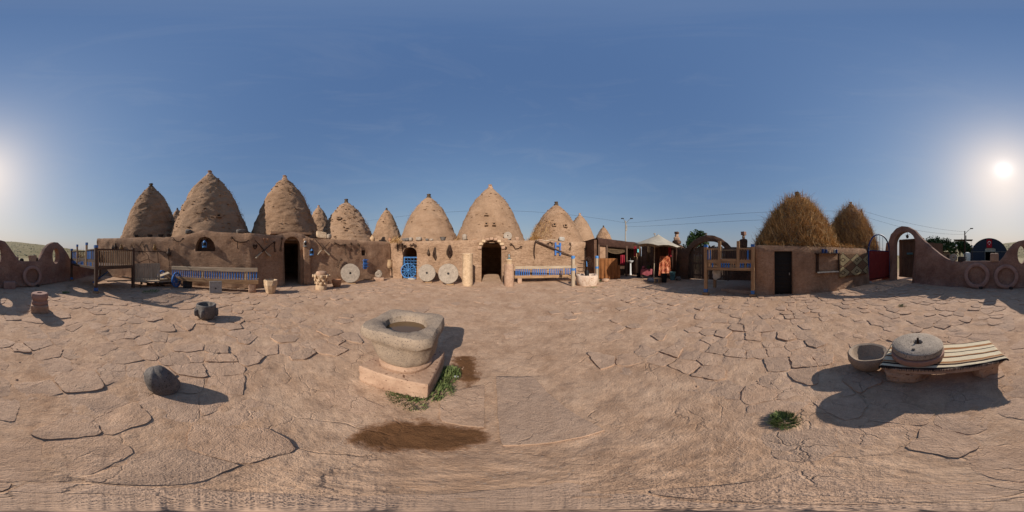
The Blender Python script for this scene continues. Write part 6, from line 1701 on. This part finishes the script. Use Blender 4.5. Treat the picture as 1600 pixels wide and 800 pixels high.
# ---------------------------------------------------------------- poles, wires, trees and buildings beyond
def lamp_pole(px, d, ztop, label, lamps, mat='concrete', tint=None):
    c = pol(px, d); o = thing('utility_pole', label, 'utility pole', c, back(px))
    part('pole', MB().tube([(0, 0, -.1), (0, 0, ztop)], [.13, .085], 10), mat, o)
    for sg, ln in lamps:
        part('lamp_arm', MB().tube([(0, 0, ztop - .5), (sg * ln * .6, 0, ztop + .1), (sg * ln, 0, ztop + .35)], .035, 6), 'steel', o)
        part('lamp_head', MB().rock((sg * (ln + .15), 0, ztop + .4), (.5, .2, .16), 2, 4, 4, .05), 'dark', o)
    part('bracket', MB().box((.18, 0, ztop - 1.2), (.14, .14, 1.0)), 'concrete', o, False)
    return Vector((c.x, c.y, ztop))
t1 = lamp_pole(977.5, 17 * h, Z(345, 17 * h), 'pale concrete pole with two lamps behind the brown awning', ((-1, .35), (1, .8)))
t2 = lamp_pole(1346.5, 14 * h, Z(327, 14 * h), 'wooden pole behind the smaller brush covered dome', (), 'dwood_z')
t3 = lamp_pole(1507.5, 25, Z(361, 25), 'thin rusty pole with one lamp beyond the low wall', ((1, .9),), 'iron')
def wire(a, b, sag, label, r=.012):
    a, b = Vector(a), Vector(b); pts = []
    for k in range(25):
        t = k / 24; p = a.lerp(b, t); p.z -= sag * 4 * t * (1 - t); pts.append(p)
    tag(MB().tube(pts, r, 5).build('power_line', 'black', None, True), label, 'cable')
t0 = pol(560, 30 * h); t0.z = Z(347, 30 * h)
wire(t1 - Vector((0, 0, .35)), t0, .5, 'power cable running behind the domes of the sunlit house', .014)
wire(t1 - Vector((0, 0, .4)), t2 - Vector((0, 0, .3)), 1.0, 'power cable from the concrete pole towards the brush covered domes')
wire(t1 - Vector((0, 0, 1.0)), t2 - Vector((0, 0, 1.2)), 1.1, 'lower telephone cable sagging above the parasol')
wire(t2 - Vector((0, 0, .2)), t3 - Vector((0, 0, .1)), .7, 'power cable crossing above the gateway arch')
wire(t2 - Vector((0, 0, .9)), t3 - Vector((0, 0, .5)), .9, 'thin lower cable above the gateway arch', .012)

def tree(px, d, ht, rad, label, sd, n=1500, trunk=.12, cat='tree', ls=.16):
    c = pol(px, d); o = thing('tree', label, cat, c, sd); rnd = random.Random(sd)
    tb = MB().tube([(0, 0, -.1), (.05 * ht * .2, 0, ht * .3), (0, .05, ht * .62)], [trunk, trunk * .75, trunk * .4], 8)
    cl = []
    for k in range(9):
        a_ = k * 2.4; q = rad * rnd.uniform(.35, .8); z = ht * rnd.uniform(.5, .9)
        e = Vector((q * math.cos(a_), q * math.sin(a_), z)); tb.tube([(0, 0, ht * rnd.uniform(.25, .5)), e * .55 + Vector((0, 0, ht * .2)), e], [trunk * .4, trunk * .25, .015], 5); cl.append((e, rad * rnd.uniform(.3, .5)))
    cl.append((Vector((0, 0, ht * .88)), rad * .45))
    part('trunk', tb, 'bark', o)
    lf = MB()
    for _ in range(n):
        e, r_ = rnd.choice(cl); v = Vector((rnd.gauss(0, 1), rnd.gauss(0, 1), rnd.gauss(0, .75))); v = v.normalized() * r_ * rnd.random() ** .4
        p = e + v; s = ls * rnd.uniform(.5, 1.2); x = Vector((rnd.gauss(0, 1), rnd.gauss(0, 1), rnd.gauss(0, 1))).normalized(); y = x.cross(Vector((rnd.gauss(0, 1), rnd.gauss(0, 1), rnd.gauss(0, 1)))).normalized()
        lf.add([p - x * s, p + y * s * .45, p + x * s, p - y * s * .45], [(0, 1, 2, 3)])
    part('crown', lf, 'leaf', o, False, kind='stuff')
tree(1087, 12.5 * h, Z(361, 12.5 * h), 1.8, 'bushy green tree rising behind the dark arch', 1, 2600, .12, 'tree', .17)
for k, (px, d, yt, r_, lb) in enumerate(((1451, 60, 373.5, 3.2, 'low round tree beyond the plank fence'), (1462, 62, 370.5, 4.2, 'tallest dark tree beyond the plank fence'), (1474, 66, 373.5, 3.4, 'dark tree above the low brown farmhouse'), (1483, 75, 376.5, 2.4, 'small tree between the farmhouse and rusty pole'), (1500, 46, 378, 3.2, 'dense bush tree just left of the rusty pole'), (1510, 52, 381, 2.6, 'dark bush between the rusty pole and dark hangar'))):
    tree(px, d, Z(yt, d), r_, lb, 20 + k, 1500, .2, 'tree', .42)
# plank fence
A, B = pol(1440, 13.5), pol(1473, 15.5); v = B - A; L = v.length; an = math.atan2(v.y, v.x); zt = Z(379.5, 14.5)
o = thing('plank_fence', 'tall dark plank fence beyond the gateway arch', 'fence', A, an)
for k in range(24): part('plank', MB().box((L * (k + .5) / 24, 0, zt / 2), (L / 24 - .012, .03, zt + .05 * math.sin(k * 7))), 'dwood_z', o, False)
part('rail', MB().box((L / 2, .05, zt * .8), (L, .05, .1)), 'dwood_x', o, False); part('rail', MB().box((L / 2, .05, zt * .3), (L, .05, .1)), 'dwood_x', o, False)
# low farmhouse
c = pol(1481, 60); o = thing('farmhouse', 'low brown farmhouse with flat roof far beyond the wall', 'house', c, back(1481))
part('wall', MB().box((0, 0, 1.4), (6.5, 4, 2.8)), 'mud', o, False); part('roof', MB().box((0, -.1, 2.9), (7.2, 4.8, .25)), 'felt', o, False)
for x in (-1.8, 1.6): part('window', MB().box((x, -2.02, 1.6), (.9, .06, .9)), 'black', o, False)
part('door', MB().box((0, -2.02, 1.0), (.9, .06, 2.0)), 'dwood_z', o, False)
# dark barrel vaulted hangar with flag
c = pol(1545.5, 40); o = thing('hangar', 'dark blue barrel roofed hangar with open front beyond the low wall', 'hangar', c, back(1545.5))
rx, zz = 4.9, Z(372, 40)
def shell(y0, y1, hole):
    out = [(-rx, 0)] + [(rx * math.cos(R(180 - t)), zz * math.sin(R(180 - t)) ** .85 if 0 < t < 180 else 0) for t in range(4, 177, 6)] + [(rx, 0)]
    return out
ol = shell(0, 0, 0); n_ = len(ol); mb = MB()
for y in (0, 14):
    for (x, z) in ol: mb.v.append((x, y, z))
for i in range(n_ - 1): mb.f.append((i, i + 1, n_ + i + 1, n_ + i))
rf = part('vault', mb, 'hangar', o); s2 = rf.modifiers.new('t', 'SOLIDIFY'); s2.thickness = .12
part('rear_wall', MB().prism(ol, 13.6, 13.9), 'hangar', o, False)
dx0, dx1, dz = -1.0, 1.6, 2.6
part('front_panel', MB().prism([q for q in ol if q[0] <= dx0] + [(dx0, zz * (1 - (dx0 / rx) ** 2) ** .45), (dx0, 0)], .1, .2), 'hangar', o, False)
part('front_panel', MB().prism([(dx1, 0), (dx1, zz * (1 - (dx1 / rx) ** 2) ** .45)] + [q for q in ol if q[0] >= dx1], .1, .2), 'hangar', o, False)
part('lintel_panel', MB().prism([(dx0, dz + .9), (dx0, zz * (1 - (dx0 / rx) ** 2) ** .45 - .02), (0, zz * .99), (dx1, zz * (1 - (dx1 / rx) ** 2) ** .45 - .02), (dx1, dz + .9)], .1, .2), 'hangar', o, False)
part('fanlight', MB().prism([(dx0, dz), (dx0, dz + .7), (dx0 + .5, dz + .88), (dx1 - .5, dz + .88), (dx1, dz + .7), (dx1, dz)], .14, .2), 'canvas', o, False)
part('door_frame', MB().box((dx0, .05, dz / 2), (.08, .1, dz)).box((dx1, .05, dz / 2), (.08, .1, dz)).box((.0, .05, dz), (9, .08, .05)), 'steel', o, False)
fm = Matrix.Identity(4)
o2 = thing('flag', 'red flag with white crescent and star hung on the hangar front', 'flag', c + (Matrix.Rotation(back(1545.5), 3, 'Z') @ Vector((.05, -.05, Z(380.5, 40)))), back(1545.5))
part('cloth', MB().box((0, 0, 0), (1.3, .03, 2.05)).jitter(.02, 2), 'flag_red', o2, False)
cr = arc(0, .15, .40, .40, 0, 330, 22) ; cr = [(.40 * math.cos(R(t)), .2 + .40 * math.sin(R(t))) for t in range(-60, 241, 15)] + [(.32 * math.cos(R(t)), .11 + .32 * math.sin(R(t))) for t in range(235, -56, -15)]
part('crescent', MB().prism(cr, -.04, -.03), 'white', o2, False)
part('star', MB().prism([((.2 if k % 2 == 0 else .08) * math.sin(k * PI / 5), -.22 + (.2 if k % 2 == 0 else .08) * math.cos(k * PI / 5)) for k in range(10)], -.04, -.03), 'white', o2, False)
for (px, py, lb) in ((1494.5, 384, 'garden lamp with white globe in front of the bush tree'), (1519.5, 386, 'garden lamp with white globe at the hangar corner')):
    c = pol(px, 24); zt = Z(py, 24); o = thing('garden_lamp', lb, 'lamp', c)
    part('lamp_post', MB().tube([(0, 0, 0), (0, 0, zt - .1)], .04, 8), 'dark', o); part('globe', lathed([(0, zt - .16), (.1, zt - .12), (.15, zt), (.1, zt + .12), (0, zt + .16)], 14), 'white', o)
c = pol(1505, 30); zt = Z(375.5, 30); o = thing('flat_canopy', 'thin flat dark canopy roof on slim posts around the rusty pole', 'canopy', c, back(1505))
part('canopy_roof', MB().box((0, 0, zt), (3.4, 2.5, .09)), 'dark', o, False)
for x in (-1.5, 1.5): part('canopy_post', MB().tube([(x, .9, 0), (x, .9, zt)], .03, 6), 'dark', o)
c = pol(1511, 34); o = thing('water_tank', 'white drum shaped water tank beside the dark hangar', 'tank', c, back(1511))
part('drum', MB().lathe([(0, 0), (.65, 0), (.7, .1), (.7, 1.5), (.6, 1.75), (0, 1.85)], 20, Matrix.Translation((0, 0, .5))), 'white', o); part('stand', MB().box((0, 0, .25), (1.2, 1.2, .5)), 'concrete', o, False)
random.seed(12); c = pol(127, 5.6 * h); mb = MB(); it = []
for _ in range(40): it.append((Vector((random.uniform(-.2, .2), random.uniform(-.2, .2), 0)), Vector((random.uniform(-.35, .35), random.uniform(-.35, .35), 1)), random.uniform(.5, 1.0), .009))
strands(mb, it); o = mb.build('dry_twigs', 'straw_red', None, False, (c.x, c.y, .75 * h)); tag(o, 'bundle of dry twigs standing upright on the long platform', 'twigs', kind='stuff')
# more wares round the stall
drape('tassel_hanging', 'dark woven hanging with pale tassels at the edge of the dark wall', 'textile', pol(1010.5, 7.6 * h), pol(1015.5, 7.55 * h), .72 * h, 1.5 * h, 'cloth_stripe', 2, .04, 11)
drape('tent_cloth', 'brown felt cloth draped along the dark wall behind the patterned stand', 'textile', pol(1021, 7.35 * h), pol(1058, 7.0 * h), .35 * h, 1.52 * h, 'felt', 6, .05, 12)
pot(1004, 431, 'small clay water jug on the ground before the pink table', [(0, 0), (.06, 0), (.085, .05), (.08, .12), (.04, .16), (.05, .19), (0, .19)], 'clay', 'jug', 'clay_jug')
pot(1060, 438, 'round dark cooking pot at the foot of the dark arch pier', [(0, 0), (.09, 0), (.12, .06), (.1, .13), (.085, .15), (0, .14)], 'basalt', 'pot', 'cooking_pot')
c = G(1027, 443)
o = thing('stool', 'low wooden stool in front of the parasol base', 'stool', c, .4)
part('seat', MB().box((0, 0, .30), (.36, .32, .04)), 'wood_x', o, False, .008)
for x in (-.14, .14):
    for y in (-.12, .12): part('leg', MB().box((x, y, .14), (.04, .04, .28)), 'wood_z', o, False)
drape('red_textile', 'dark red cloth hanging over the stall rail beside the wash basin', 'textile', pol(969.5, 8.0 * h), pol(976, 8.0 * h), .55 * h, 1.05 * h, 'red_cloth', 2, .04, 14)
